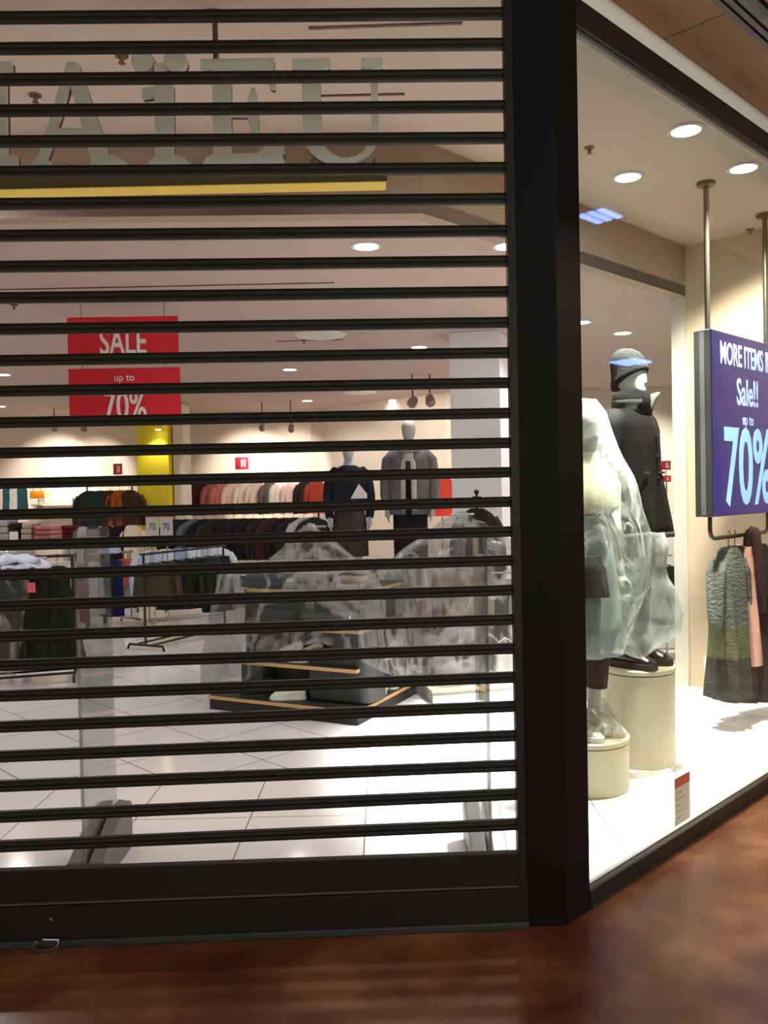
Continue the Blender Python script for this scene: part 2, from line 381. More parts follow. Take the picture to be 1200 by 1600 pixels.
# shopping street behind the camera
M_mall = mat('mall_wall', (130, 108, 88), .7, var=.1, scale=2)
struct(MB().box((0, -7.1, 2.6), (20, .2, 5.4)).build('wall_mall', M_mall))
struct(MB().box((-9.6, -2, 2.6), (.2, 10, 5.4)).build('wall_mall_left', M_mall))
struct(MB().box((9.6, 1, 2.6), (.2, 17, 5.4)).build('wall_mall_right', M_mall))
struct(MB().slab([(-9.5, -7), (9.5, -7), (9.5, 9), (-9.5, 9)], 5.2, 5.3).build('ceiling_street', mat('mall_ceiling', (160, 140, 115), .8)))
struct(MB().slab([(-9.5, 2.6), (.55, 3.02), (.6, 3.2), (-9.5, 2.85)], 3.7, 5.2).build('wall_front', M_mall))
q = [W0+D*-.1, W0+D*9, W0+D*9-NR*.1, W0-NR*.1-D*.1]
struct(MB().slab([k[:2] for k in q], 3.47, 5.2).build('wall_front_right', M_mall))

# ------------------------------------------------------------------ roller shutter
LEFT = [28, 76.2, 124.5, 173.2, 221.5, 269, 319, 368.5, 416.8, 465.7, 514.7, 563.6, 611.5, 660.6, 708, 755.7, 804.5, 852.3, 898.5, 946.6, 994.5, 1039.7, 1087.3, 1135.5, 1181.9, 1228, 1275.8, 1322]
RIGHT = [21.5, 69.4, 117.6, 166.5, 215.5, 262.8, 311, 361, 408.5, 456.3, 504.4, 551.6, 598.6, 646, 692.5, 738.5, 784.6, 831.2, 876.3, 922.6, 968.6, 1013.9, 1059, 1104.7, 1150.5, 1197, 1242, 1289]
shut = thing('rolling_shutter', 'closed dark brown roller shutter of thin horizontal bars across the shop entrance', 'roller shutter', S0, SA)
prof = [(-.011, -.0185), (-.0135, -.012), (-.011, -.004), (-.0125, -.002), (-.015, .004), (-.0135, .013), (-.009, .0185), (.009, .0185), (.0135, .012), (.0135, -.012), (.009, -.0185)]
def slat(z, tilt):
    xa, xb = -4.2, .475
    rr = [[(x, y, z+tilt*x+h) for y, h in prof] for x in (xa, xb)]
    return MB().rings(rr).build('slat', M_slat, shut, smooth=True)
def s_local(px, py):
    q = on_plane(px, py, S0, SN); v = q-S0
    return v.dot(SD), q.z
for a, b in zip(LEFT, RIGHT):
    xl, zl = s_local(2, a); xr, zr = s_local(768, b); k = (zr-zl)/(xr-xl)
    slat(zl-k*xl, k)
for k in (1, 2): slat(s_local(400, 25)[1]+.108*k-.01, 0)
_, z_top = s_local(400, 1344.5); _, z_mid = s_local(400, 1395); _, z_bot = s_local(400, 1458)
br = MB().box((-1.86, 0, (z_top+z_mid)/2), (4.68, .036, z_top-z_mid)).build('upper_bottom_rail', M_rail, shut, bevel=.004)
MB().box((-1.86, -.004, (z_mid+.022)/2-.004), (4.68, .05, z_mid-.03)).build('lower_bottom_rail', mat('rail_dark', (28, 25, 20), .6, spec=.2, var=.25, scale=4), shut, bevel=.004)
MB().box((-1.86, -.019, z_mid-.001), (4.68, .006, .007)).build('rail_lip', mat('pale_edge', (78, 70, 60), .4), shut)  # thin strip, paler than the rails
MB().box((-1.86, -.012, .012), (4.68, .06, .024)).build('rubber_seal', mat('seal_bluish', (34, 42, 42), .6), shut, bevel=.004)
lx, lz = s_local(85, 1429)
MB().tube([(lx, -.028, lz), (lx, -.034, lz)], .006, 12).build('lock_cylinder', M_steel, shut, smooth=True)
lx, _ = s_local(80, 1485)
MB().tube([(lx-.03, -.05, .03), (lx-.045, -.062, .016), (lx-.02, -.075, .008), (lx+.02, -.072, .008), (lx+.045, -.062, .016), (lx+.045, -.05, .032), (lx-.01, -.048, .034)], .0028, 6).build('lock_loop', M_steel, shut, smooth=True)
MB().box((.462, -.002, 1.66), (.028, .04, 3.3)).build('guide_channel', M_slat, shut)

# ------------------------------------------------------------------ name sign inside the entrance
YS = 3.25
sign = thing('shop_sign', 'row of large grey serif capitals hung on rods above the entrance', 'sign', (0, YS, 0))
M_let = mat('sign_letter_grey', (204, 208, 198), .6, var=.03)
M_letback = mat('sign_letter_red_edge', (124, 60, 52), .5)
def L3(pts):
    out = []
    for a, b in pts:
        q = on_y(a, b, YS); out.append((q.x, 0, q.z))
    return out
def letter(name, polys, circles=()):
    mb = MB(); me = MB()
    for k_, pl in enumerate(polys):
        e_ = .0008*k_
        mb.plate([(x, -e_, z) for x, y, z in L3(pl)], (0, .02+2*e_, 0)); me.plate([(x, .029+e_, z) for x, y, z in L3(pl)], (0, .008+e_, 0))
    for cx, cy, rx, ry in circles:
        pl = [(cx+rx*math.cos(2*PI*k/24), cy+ry*math.sin(2*PI*k/24)) for k in range(24)]
        mb.plate([(x, -.006-.0008*(cx > 250), z) for x, y, z in L3(pl)], (0, .03, 0)); me.plate([(x, .035, z) for x, y, z in L3(pl)], (0, .006, 0))
    o = mb.build(name, M_let, sign)
    e = me.build('letter_return', M_letback, o)
    return o
def arc(cx, cy, rx, ry, a0, a1, n=14):
    return [(cx+rx*math.cos(R(a0+(a1-a0)*k/n)), cy+ry*math.sin(R(a0+(a1-a0)*k/n))) for k in range(n+1)]
letter('letter_m', [[(-22, 98), (8, 98), (11, 258), (-19, 258)], [(-30, 96), (17, 96), (18, 112), (8, 116), (-30, 112)], [(-38, 244), (25, 243), (27, 259), (-38, 259)],
                    [(-165, 98), (-130, 98), (-72, 215), (-84, 250)], [(-22, 98), (-8, 98), (-75, 255), (-90, 240)], [(-155, 98), (-147, 98), (-147, 258), (-155, 258)],
                    [(-176, 98), (-132, 98), (-132, 112), (-176, 112)], [(-172, 244), (-130, 244), (-130, 259), (-172, 259)]])
letter('letter_a', [[(104, 97), (121, 97), (175, 258), (144, 258), (108, 128)], [(104, 97), (116, 97), (110, 128), (70, 258), (56, 258)], [(84, 200), (152, 200), (156, 211), (80, 211)],
                    [(50, 258), (54, 248), (66, 242), (76, 250), (82, 258)], [(141, 258), (146, 250), (156, 243), (176, 242), (188, 248), (202, 258)]])
letter('letter_i', [[(241, 99), (258, 97), (270, 132), (271, 240), (275, 258), (246, 258), (242, 240)], [(222, 137), (242, 135), (242, 150), (222, 153)], [(229, 258), (236, 249), (248, 243), (276, 242), (290, 248), (298, 258)]],
       [(223, 95, 18, 18), (274, 95, 18, 18)])
letter('letter_e', [[(331, 92), (360, 92), (361, 258), (333, 258)], [(313, 92), (428, 91), (428, 108), (313, 109)], [(400, 107), (428, 107), (429, 138), (422, 136), (414, 118)],
                    [(360, 166), (386, 166), (386, 180), (360, 180)], [(385, 164), (393, 137), (398, 137), (402, 175), (403, 209), (397, 208), (385, 181)],
                    [(316, 258), (322, 246), (332, 241), (440, 239), (446, 258)], [(402, 241), (418, 226), (436, 203), (441, 203), (445, 241)]])
letter('letter_u', [[(456, 92), (515, 91), (515, 103), (504, 109), (466, 109), (456, 104)], [(471, 105), (500, 105), (502, 205), (473, 205)], [(564, 91), (598, 90), (598, 102), (590, 107), (572, 107), (564, 103)], [(578, 103), (590, 103), (592, 205), (581, 205)],
                    arc(532, 205, 60, 54, 180, 0)+arc(541, 205, 40, 42, 0, 180)])
xa, xb = on_y(-240, 280, YS).x, on_y(605, 280, YS).x
lb = MB().box(((xa+xb)/2, .035, 2.745), (xb-xa, .09, .045)).build('light_bar', mat('olive_bar', (92, 80, 44), .5, var=.1), sign)
MB().box(((xa+xb)/2, .035, 2.721), (xb-xa-.01, .084, .005)).build('glowing_strip', mat('yellow_strip', (206, 176, 80), .5, emit=(214, 178, 70), estr=.35), lb)
for px in (335, -150):
    q = on_y(px, 90, YS)
    MB().tube([(q.x, .03, 3.19), (q.x, .03, C_HIGH-.012)], .011, 10).lathe([(.034, C_HIGH-.014), (.034, C_HIGH-.002)], (q.x, .03, 0), 20).build('hanging_rod', mat('bronze_rod', (96, 78, 64), .4, .4), sign, smooth=True)
for px in (20, 108, 250, 345, 487, 585):
    q = on_y(px, 258, YS)
    MB().box((q.x, .022, 2.79), (.012, .012, .06)).build('letter_bracket', M_grey, sign)

# ------------------------------------------------------------------ ceiling fittings
M_lens = emissive('lamp_lens', (255, 244, 228), 22)
M_trim = mat('lamp_trim', (225, 222, 214), .4)
def spot(loc, aim, watts, size=150, blend=.6, color=(1, .9, .78), r=.06, name='lamp'):
    l = bpy.data.lights.new(name, 'SPOT'); l.energy = watts; l.spot_size = R(size); l.spot_blend = blend; l.color = color; l.shadow_soft_size = r
    o = bpy.data.objects.new(name, l); COL.objects.link(o); o.location = loc
    o.rotation_euler = (Vector(aim)-Vector(loc)).to_track_quat('-Z', 'Y').to_euler()
    return o
WARM, NEUT = (1, .88, .74), (1, .95, .9)
STORE = .66
def downlight(p, z, label, watts=120, r=.075, size=155, color=NEUT, aim=(0, 0, -1)):
    t = thing('ceiling_downlight', label, 'ceiling light', (p[0], p[1], z), 0, 'recessed ceiling downlights')
    watts *= STORE if z < 3.2 else 1
    MB().lathe([(r*.96, -.001), (r*.98, -.008), (r*1.28, -.006), (r*1.3, -.0005)], n=28, caps=False).build('trim_ring', M_trim, t, smooth=True)
    MB().lathe([(r*.96, -.006), (r*.5, -.009), (.004, -.010)], n=28, caps=True).build('lens', M_lens, t, smooth=True)
    o = spot((0, 0, -.03), aim, watts, size, .5, color, r*.9, 'lamp'); o.parent = t
    return t
DL = [((572, 384), 'large bright downlight over the entrance, in line with the middle of the shutter'),
      ((793, 384), 'downlight half hidden by the black corner post, right of the large bright one'),
      ((655, 542), 'small downlight left of the top of the white pillar'),
      ((453, 577), 'downlight in the middle of the shop ceiling, right of the lower red sale sign'),
      ((480, 626), 'distant downlight right above the mannequin in a dark top'),
      ((615, 625), 'distant downlight beside the track spotlights left of the white pillar'),
      ((5, 585), 'downlight at the left edge beside the red sale signs'),
      ((908, 503), 'downlight seen through the display window beside the black corner post'),
      ((973, 520), 'downlight right above the knitted hat of the mannequin in the display')]
for (px, py), lb_ in DL:
    downlight(on_z(px, py, C_LOW), C_LOW, lb_, 95)
for (px, py), lb_ in [((1072, 203), 'display window downlight nearest to the glass and highest in the picture'),
                      ((981, 276), 'display window downlight above the plastic covered mannequin'),
                      ((1162, 262), 'tilted display window downlight between the two screen poles')]:
    downlight(on_z(px, py, C_HIGH), C_HIGH, lb_, 2100 if px != 1162 else 900, .075, *((64, (1, .95, .84)) if px != 1162 else (95, (1, .92, .8), (.75, .95, -1.9))))
k = 0
for x, y, w in [(-2.3, 3.9, 55), (-4.6, 5.2, 110), (-3.6, 6.9, 110), (-6.0, 7.5, 110), (-6.2, 10.5, 110), (-5.9, 13.2, 110), (4.2, 9.6, 120), (4.6, 11.4, 120)]:  # unseen downlights, added to light the shop
    o = downlight((x, y), C_LOW if y > 4.4 else C_HIGH, 'recessed downlight added out of view to light the shop floor', w)
M_brass = mat('sprinkler_brass', (120, 96, 70), .4, .6)
for (px, py), z, lb_ in [((190, 86), C_HIGH, 'sprinkler head between the grey letters of the sign'), ((55, 148), C_HIGH, 'sprinkler head at the far left behind the sign'),
                         ((921, 230), C_HIGH, 'sprinkler head beside the black corner post in the display window'), ((1172, 358), C_HIGH, 'sprinkler head behind the far screen pole'),
                         ((475, 531), C_LOW, 'sprinkler head in the middle of the shop ceiling'), ((22, 476), C_LOW, 'sprinkler head at the left edge of the shop ceiling')]:
    q = on_z(px, py, z)
    t = thing('sprinkler_head', lb_, 'sprinkler', (q.x, q.y, z), 0, 'ceiling sprinklers')
    MB().lathe([(.028, .0), (.027, -.007), (.012, -.011)], n=18).build('escutcheon', M_brass, t, smooth=True)
    MB().lathe([(.01, -.010), (.008, -.026), (.005, -.030), (.015, -.032), (.015, -.035)], n=12).build('nozzle', M_brass, t, smooth=True)
# slots and cable tracks on the ceilings
M_slit = mat('ceiling_slit', (96, 78, 68), .7)
for (a, b, z, lb_) in [((0, 452), (522, 441), C_LOW, 'long thin dark slot across the shop ceiling'), ((482, 43), (722, 35), C_HIGH, 'thin dark slot near the top behind the shutter'),
                       ((432, 533), (536, 530), C_LOW, 'short thin slot beside the middle sprinkler'), ((500, 149), (632, 146), C_HIGH, 'faint thin slot behind the last grey letter')]:
    p = on_z(*a, z); q = on_z(*b, z); v = q-p
    tag(MB().box(((p.x+q.x)/2, (p.y+q.y)/2, z-.0035), (v.length, .012, .006), math.atan2(v.y, v.x)).build('ceiling_slot_trim', M_slit), lb_, 'ceiling slot')
# air vent discs
for (px, py), lb_ in [((500, 523), 'pale round air vent in the middle of the shop ceiling'), ((562, 613), 'pale round air vent farther back in the shop ceiling')]:
    q = on_z(px, py, C_LOW)
    t = thing('air_vent', lb_, 'air vent', (q.x, q.y, C_LOW))
    MB().lathe([(.24, -.001), (.22, -.012), (.17, -.014)], n=32).build('outer_ring', M_trim, t, smooth=True)
    MB().lathe([(.13, -.015), (.1, -.022), (.02, -.024)], n=32).build('inner_cone', M_trim, t, smooth=True)
# track spotlights at the back
M_spotg = mat('spotlight_grey', (120, 110, 104), .5)
def track_spot(px, py, y, aim, label, watts=0, r=.05):
    q = on_y(px, py, y)
    t = thing('track_spotlight', label, 'spotlight', (q.x, q.y, q.z), 0, 'spotlights near the back wall')
    MB().tube([(0, 0, .06), (0, 0, C_LOW-q.z-.002)], .012, 8).build('stem', M_spotg, t)
    a = (Vector(aim)-q).normalized()
    MB().tube([-a*.08, a*.06], [r*.8, r], 16).build('lamp_can', M_spotg, t, smooth=True)
    MB().tube([a*.058, a*.064], [r*.85, r*.85], 16).build('lens', emissive('spot_lens', (255, 236, 205), 6), t)
    if watts:
        o = spot(q+a*.1, aim, watts*.6, 62, .7, WARM, .04, 'lamp'); o.parent = t; o.location = a*.1
    return t
def wallp(px, py): return on_y(px, py, 14.95)
track_spot(85, 667, 13.6, wallp(90, 742), 'track spotlight far left, lighting the bright wall shelf', 420)
track_spot(130, 668, 13.6, wallp(150, 745), 'track spotlight left of the yellow pillar', 220)
track_spot(410, 667, 13.4, wallp(395, 740), 'track spotlight right of the yellow pillar, left one of its pair', 420)
track_spot(455, 669, 13.2, wallp(455, 745), 'track spotlight right of the yellow pillar, right one of its pair', 300)
track_spot(645, 628, 10.6, on_y(600, 700, 13.2), 'grey track spotlight above the mannequin in a grey jacket', 200, .065)
track_spot(672, 626, 10.6, on_y(690, 720, 12.8), 'grey track spotlight close to the white pillar', 260, .065)
o = spot(on_y(247, 668, 12.85), on_y(243, 740, 13.0), 30, 90, .8, WARM, .03, 'lamp')
q = on_y(247, 668, 12.86); t = thing('wall_lamp', 'small lamp shining down the front of the yellow pillar', 'lamp', (q.x, q.y, q.z))
MB().lathe([(.035, -.03), (.045, .06), (.02, .07)], n=16).build('lamp_can', M_yellow, t, smooth=True)
MB().lathe([(.04, -.031), (.042, -.036), (.01, -.04)], n=16).build('lens', emissive('pillar_lamp_lens', (255, 244, 190), 25), t)
MB().box((0, .1, .03), (.02, .1, .02)).build('bracket', M_yellow, t)
o.parent = t; o.location = (0, -.02, -.06)

# ------------------------------------------------------------------ red sale signs
def hang_sign(name, label, p, texts):
    (x0, zt, x1, zb), y = p
    t = thing(name, label, 'sign', ((x0+x1)/2, y, (zt+zb)/2), R(1.5), 'hanging sale signs')
    w, h = x1-x0, zt-zb
    MB().box((0, 0, 0), (w, .018, h)).build('panel', M_red, t)
    for s, size, dx, dz, sx, bold in texts:
        text_mesh(s, size, M_paper, t, (dx, -.012, dz), (PI/2, 0, 0), sx, .002, bold=bold)
    return t
a = on_y(106, 497, 6.2); b = on_y(279, 556, 6.2)
hs = hang_sign('sale_sign', 'red hanging panel reading SALE, upper of the two red signs', ((a.x, a.z, b.x, b.z), 6.2), [('SALE', .26, .0, -.045, .62, .004)])
for dx in (-.3, .3): MB().tube([(dx, 0, (a.z-b.z)/2), (dx, 0, C_LOW-(a.z+b.z)/2-.001)], .003, 6).build('hanging_wire', M_grey, hs)
a2 = on_y(108, 577, 6.2); b2 = on_y(283, 664, 6.2)
hs = hang_sign('sale_sign', 'red hanging panel reading up to 70%, lower of the two red signs', ((a2.x, a2.z, b2.x, b2.z), 6.2),
               [('up to', .075, 0, .14, .9, 0), ('70%', .30, 0, -.075, .62, .004)])
for dx in (-.3, .3): MB().tube([(dx, 0, (a2.z-b2.z)/2), (dx, 0, b.z-(a2.z+b2.z)/2-.002)], .003, 6).build('hanging_wire', M_grey, hs)

# ------------------------------------------------------------------ anti-theft pedestals
M_acr = acrylic('clear_acrylic', .05)
def pedestal(x, y, label):
    t = thing('security_pedestal', label, 'anti-theft gate', (x, y, 0), 0, 'clear anti-theft gates inside the shutter')
    MB().box((0, .2, .72), (.014, .40, 1.40)).build('clear_panel', M_acr, t, bevel=.003)
    MB().tube([(0, 0, .02), (0, 0, 1.42)], .008, 8).build('panel_edge', acrylic('acrylic_edge', .3), t, smooth=True)
    for s in (-1, 1):
        b = MB()
        # a wedge-shaped shell either side of the panel, rising to the back
        pr = [(0, 0), (.40, 0), (.40, .21), (.29, .21), (.0, .095)]
        b.rings([[(s*.012, yy, zz) for yy, zz in pr], [(s*(.075), .01+yy*.96, zz*.96) for yy, zz in pr]])
        o = b.build('base_shell', M_grey, t, bevel=.006)
        MB().box((s*.042, -.004, .05), (.055, .012, .09)).build('end_cap', mat('dark_cap', (62, 60, 58), .5), o)
    return t
pa = on_y(132, 1330, 3.36); pb = on_y(766, 1300, 3.36)
pedestal(pa.x, 3.36, 'clear anti-theft gate with grey foot at the left behind the shutter')
pedestal(pb.x, 3.36, 'clear anti-theft gate with grey foot at the right beside the corner post')

# ------------------------------------------------------------------ garments and rails
M_hang = mat('hanger_black', (24, 24, 24), .4)
def ring_se(w, d, z, n, fold, seed, k, cx=0, cy=0, e=2.6):
    out = []
    for i in range(n):
        a = 2*PI*i/n; c, s = math.cos(a), math.sin(a)
        f = 1+fold*math.sin(k*a+seed+z*1.5)+fold*.6*math.sin((k+3)*a-seed*2+z*3)
        out.append((cx+w*math.copysign(abs(c)**(2/e), c)*(1+fold*.15*math.sin(a*5+seed)), cy+d*math.copysign(abs(s)**(2/e), s)*f, z))
    return out
def garment(name, label, loc, rz, kind, rgb, L=.9, W=.42, D_=.11, flare=1.15, fold=.22, group=None, cat='clothing', hanger=True, sleeves=None, collar=None, n=36, fab=None, open_front=None):
    t = thing(name, label, cat, loc, rz, group)
    m = fab or fabric(rgb); sd = random.uniform(0, 6)
    if sleeves is None: sleeves = kind in ('coat', 'top', 'dress')
    rr = []; hw = W/2
    if kind in ('coat', 'top', 'dress'):
        for z, w, d in ((-.075, .055, .045), (-.095, .09, .05), (-.125, hw*.82, .05), (-.16, hw*.98, .062), (-.26, hw*.96, D_*.85)):
            rr.append(ring_se(w, d, z, n, fold*.2, sd, 7))
        z0 = -.26
    else:
        rr.append(ring_se(hw*.80, .035, -.10, n, fold*.15, sd, 7)); rr.append(ring_se(hw*.84, .05, -.14, n, fold*.4, sd, 7)); z0 = -.14
    for i in range(1, 9):
        q = i/8; rr.append(ring_se(hw*(.95+(flare-.95)*q), D_*(.85+.35*q), z0+(-L-z0)*q, n, fold*(.3+.7*q), sd+q*.6, 7))
    MB().rings(rr).build('garment_body', m, t, smooth=True)
    if sleeves:
        for s in (-1, 1):
            sl = min(.58, L*.75)
            MB().tube([(s*hw*.86, 0, -.16), (s*(hw+.02), 0, -.25), (s*(hw+.045), -.01, -.16-sl*.55), (s*(hw+.04), -.025, -.16-sl)], [.05, .06, .05, .042], 12, flat=.8).build('sleeve', m, t, smooth='all')
    if collar:
        MB().rings([[(.07*math.cos(2*PI*k/20)*j[0], .055*math.sin(2*PI*k/20)*j[0]-.01, j[1]) for k in range(20)] for j in ((1.25, -.10), (1.2, -.07), (.95, -.045), (.8, -.06))], caps=False).build('collar', fabric(collar), t, smooth='all')
    if open_front:
        MB().rings([ring_se(.06, .012, z, 16, .05, 0, 3, 0, -d) for z, d in ((-.14, .062), (-.4, D_*.95), (-L*.98, D_*1.15))]).build('inner_layer', fabric(open_front), t, smooth='all')
    if hanger:
        h = MB().tube([(0, 0, -.085), (0, 0, -.02), (.012, 0, .0), (.022, 0, .012), (.012, 0, .026), (-.008, 0, .024)], .003, 6)
        h.tube([(-hw*.8, 0, -.125), (-.03, 0, -.085), (.03, 0, -.085), (hw*.8, 0, -.125)], .006, 6)
        h.build('hanger', M_hang, t, smooth=True)
    return t
def rail_rack(label, p, q, zr, name='clothes_rack', m=None, rad=.013, base=True, group=None):
    """garment rail between two floor points"""
    p = Vector((p[0], p[1], 0)); q = Vector((q[0], q[1], 0)); v = q-p; Ln = v.length
    t = thing(name, label, 'clothes rack', (p.x, p.y, 0), math.atan2(v.y, v.x), group); m = m or M_black
    MB().tube([(-.04, 0, zr), (Ln+.04, 0, zr)], rad, 10).build('hanging_rail', m, t, smooth=True)
    for x in (0, Ln):
        MB().tube([(x, 0, .05), (x, 0, zr)], rad, 10).build('upright', m, t, smooth=True)
        MB().tube([(x, -.24, .0), (x, -.22, .05), (x, .22, .05), (x, .24, .0)], rad, 8).build('foot', m, t, smooth=True)
    if base:
        for y in (-.1, .1): MB().tube([(0, y, .06), (Ln, y, .06)], rad*.9, 8).build('base_bar', m, t, smooth=True)
    return t
def along_rack(p, q, k, dz=0): return (p[0]+(q[0]-p[0])*k, p[1]+(q[1]-p[1])*k, dz)

# --- black rack with dark skirts, left of the covered shoe table
p1 = on_z(228, 1016, 0); p2 = on_z(352, 985, 0); zr = on_y(232, 866, p1.y).z
rail_rack('black tubular garment rail with dark skirts left of the covered shoe table', p1, p2, zr)
ang = math.atan2(p2.y-p1.y, p2.x-p1.x)+R(72)
cols = [((62, 58, 44), 'olive brown skirt at the near left end of the black garment rail'), ((70, 60, 46), 'brown trousers hanging second from the left on the black garment rail'),
        ((34, 35, 33), 'charcoal skirt hanging third on the black garment rail'), ((30, 31, 30), 'plain black skirt in the middle of the black garment rail'),
        ((32, 34, 34), 'black pleated skirt right of the middle of the black garment rail'), ((30, 50, 50), 'dark teal skirt between black ones on the black garment rail'),
        ((26, 27, 28), 'long black skirt at the far right end of the black garment rail')]
for i, (c, lb_) in enumerate(cols):
    k = .08+.84*i/(len(cols)-1); x, y, _ = along_rack(p1, p2, k)
    garment('hanging_skirt', lb_, (x, y, zr-.012), R(6+4*i), 'skirt', c, L=(.52, .5, .6, .62, .62, .6, .72)[i], W=.34, D_=.06, fold=.3, group='skirts on the black garment rail', n=30)
# --- pale denim rack behind it
z2 = 1.0; a1 = on_y(232, 900, 10.2); a2_ = on_y(345, 900, 10.6)
rail_rack('garment rail of pale blue shirts behind the black skirts', a1, a2_, z2, m=M_steel)
for i in range(6):
    x, y, _ = along_rack(a1, a2_, .06+.88*i/5)
    c = [(176, 190, 214), (206, 210, 220), (150, 168, 204), (214, 216, 222), (168, 182, 210), (200, 204, 214)][i]
    garment('hanging_shirt', ('pale blue', 'white', 'mid blue', 'off white', 'light denim', 'pale grey')[i]+' shirt on the rail behind the black skirts, number %s from the left' % ('one', 'two', 'three', 'four', 'five', 'six')[i],
            (x, y, z2-.012), R(25), 'top', c, L=.62, W=.4, D_=.07, group='shirts behind the black skirts', n=24)
# --- blue dress rack
b1 = on_z(138, 982, 0); b2_ = on_z(206, 972, 0); z3 = on_y(180, 866, b1.y).z
rail_rack('silver garment rail with the bright blue dress', b1, b2_, z3, m=M_steel, base=False)
BL = [((200, 200, 204), 'white and grey patterned blouse at the left end of the silver rail', .72, 'top'), ((172, 172, 176), 'pale grey knit beside the blue dress', .70, 'top'),
      ((40, 40, 62), 'very dark navy dress touching the bright blue one', .74, 'dress'), ((32, 38, 100), 'bright royal blue dress hanging on the silver rail', .76, 'dress'), ((196, 96, 92), 'coral pink top right of the royal blue dress', .4, 'top'), ((186, 180, 170), 'beige top at the right end of the silver rail', .55, 'top')]
for i, (c, lb_, L, kd) in enumerate(BL):
    k = (.0, .12, .46, .62, .86, 1.0)[i]; x, y, _ = along_rack(b1, b2_, k)
    garment('hanging_'+('blouse' if kd == 'top' else 'dress'), lb_, (x, y, z3-.012), R(8), kd, c, L=L, W=.2 if kd == 'dress' else .26, D_=.08, flare=1.1, group='clothes on the silver rail', n=24, sleeves=False)
# folded pale shirt on top of the blue dress
q = on_y(172, 862, b1.y)
tag(MB().box((q.x, q.y-.02, z3+.04), (.24, .2, .05), R(8)).box((q.x+.01, q.y-.02, z3+.075), (.2, .16, .03), R(-6)).build('folded_shirt', fabric((176, 190, 220)), bevel=.014), 'pale blue folded shirt lying on the rail over the blue dress', 'shirt')

# --- left front rack with long black coats and a dust sheet
c1 = on_z(-60, 1072, 0); c2 = on_z(118, 1058, 0); z4 = on_y(70, 872, c1.y).z
rail_rack('low black garment rail with long black coats at the left edge', c1, c2, z4)
for i, (c, lb_) in enumerate([((58, 58, 56), 'dark grey coat under the dust sheet, outermost at the left edge'), ((66, 66, 64), 'charcoal coat under the dust sheet, second from the left edge'), ((52, 52, 50), 'slate grey coat at the edge of the dust sheet'),
                              ((30, 30, 28), 'long black coat hanging just right of the dust sheet'), ((27, 27, 25), 'long flared black coat at the right end of the left rail')]):
    k = (.0, .2, .42, .70, .86)[i]; x, y, _ = along_rack(c1, c2, k)
    garment('hanging_coat', lb_, (x, y, z4-.012), R(10), 'coat', c, L=.88, W=.30 if i < 3 else .22, D_=.11, flare=2.0 if i > 2 else 1.2, group='coats on the left rail', sleeves=i < 3)
x, y, _ = along_rack(c1, c2, 1.0)
garment('hanging_scarf', 'burgundy scarf at the right end of the left rail', (x+.02, y+.12, z4+.02), R(5), 'skirt', (110, 26, 40), L=.62, W=.1, D_=.03, group=None, hanger=False, n=20)
garment('hanging_scarf', 'cream fluffy scarf draped behind the long black coats', (x-.14, y+.1, z4+.04), R(5), 'skirt', (214, 206, 192), L=.22, W=.26, D_=.06, hanger=False, n=20)
# pale blue shirts thrown over the rail
for i, (px, py, w, c, lb_) in enumerate([(14, 876, .42, (196, 206, 232), 'pale blue shirt thrown over the left rail, lower one'), (40, 884, .36, (206, 214, 236), 'whitish blue shirt thrown over the left rail beside the black coats')]):
    q = on_y(px, py, c1.y-.14)
    mb = MB(); rr = []
    for j in range(9):
        a = PI*j/8; rr.append([(x_*w/2*(1+.1*math.sin(j+i)), -.14*math.cos(a), .07*math.sin(a)*(1-.5*abs(x_))+.015*math.sin(7*x_+j)) for x_ in [-1+2*k/8 for k in range(9)]])
    tag(mb.grid(rr).build('draped_shirt', fabric(c), smooth='all', solid=.012, loc=(q.x, q.y+.1, q.z-.02), rz=R(8)), lb_, 'shirt')
q = on_y(49, 918, c1.y-.2)
tag(MB().box((q.x, q.y, q.z), (.06, .006, .08), R(8)).build('price_tag', mat('pink_tag', (214, 84, 110), .6)), 'pink price tag on the covered rail at the left edge', 'tag')
# dust sheet over the left rack
def sheet_rows(name, label, rows, m, wr=.015, sc=5., seed=0, loc=(0, 0, 0), rz=0., cat='dust sheet', closed=False):
    v = []
    for r in rows:
        rw = []
        for p in r:
            p = Vector(p); n = noise.noise_vector(p*sc+Vector((seed, seed*2, 0)))
            rw.append(p+Vector(n)*wr)
        v.append(rw)
    o = MB().rings(v, caps=False, closed=closed).build(name, m, smooth='all', solid=.0015, loc=loc, rz=rz)
    return tag(o, label, cat)
rows = []
for j in range(25):
    a = j/24
    for_z = [(-.30, .12), (-.25, .5), (-.22, .85), (-.14, 1.06), (0, 1.12), (.14, 1.06), (.22, .8), (.25, .5), (.3, .2)]
    f = a*(len(for_z)-1); k = min(int(f), len(for_z)-2); w = f-k
    yy = for_z[k][0]*(1-w)+for_z[k+1][0]*w; zz = for_z[k][1]*(1-w)+for_z[k+1][1]*w
    rows.append([(-.5+1.08*u/24*(1-.2*(1-zz)*0), yy*(1+.12*math.sin(u*1.1)), zz*z4/1.05) for u in range(25)])
for r in rows:          # the right hem runs in under the coats
    for i, pnt in enumerate(r):
        if i > 18: r[i] = (pnt[0]-(i-18)*.02*(1.1-pnt[2]), pnt[1], pnt[2])
sheet_rows('dust_sheet', 'clear plastic dust sheet over the coat rail at the left edge', rows, P_sheet, .03, 4, 3, (c1.x+.02, c1.y, 0), math.atan2(c2.y-c1.y, c2.x-c1.x))

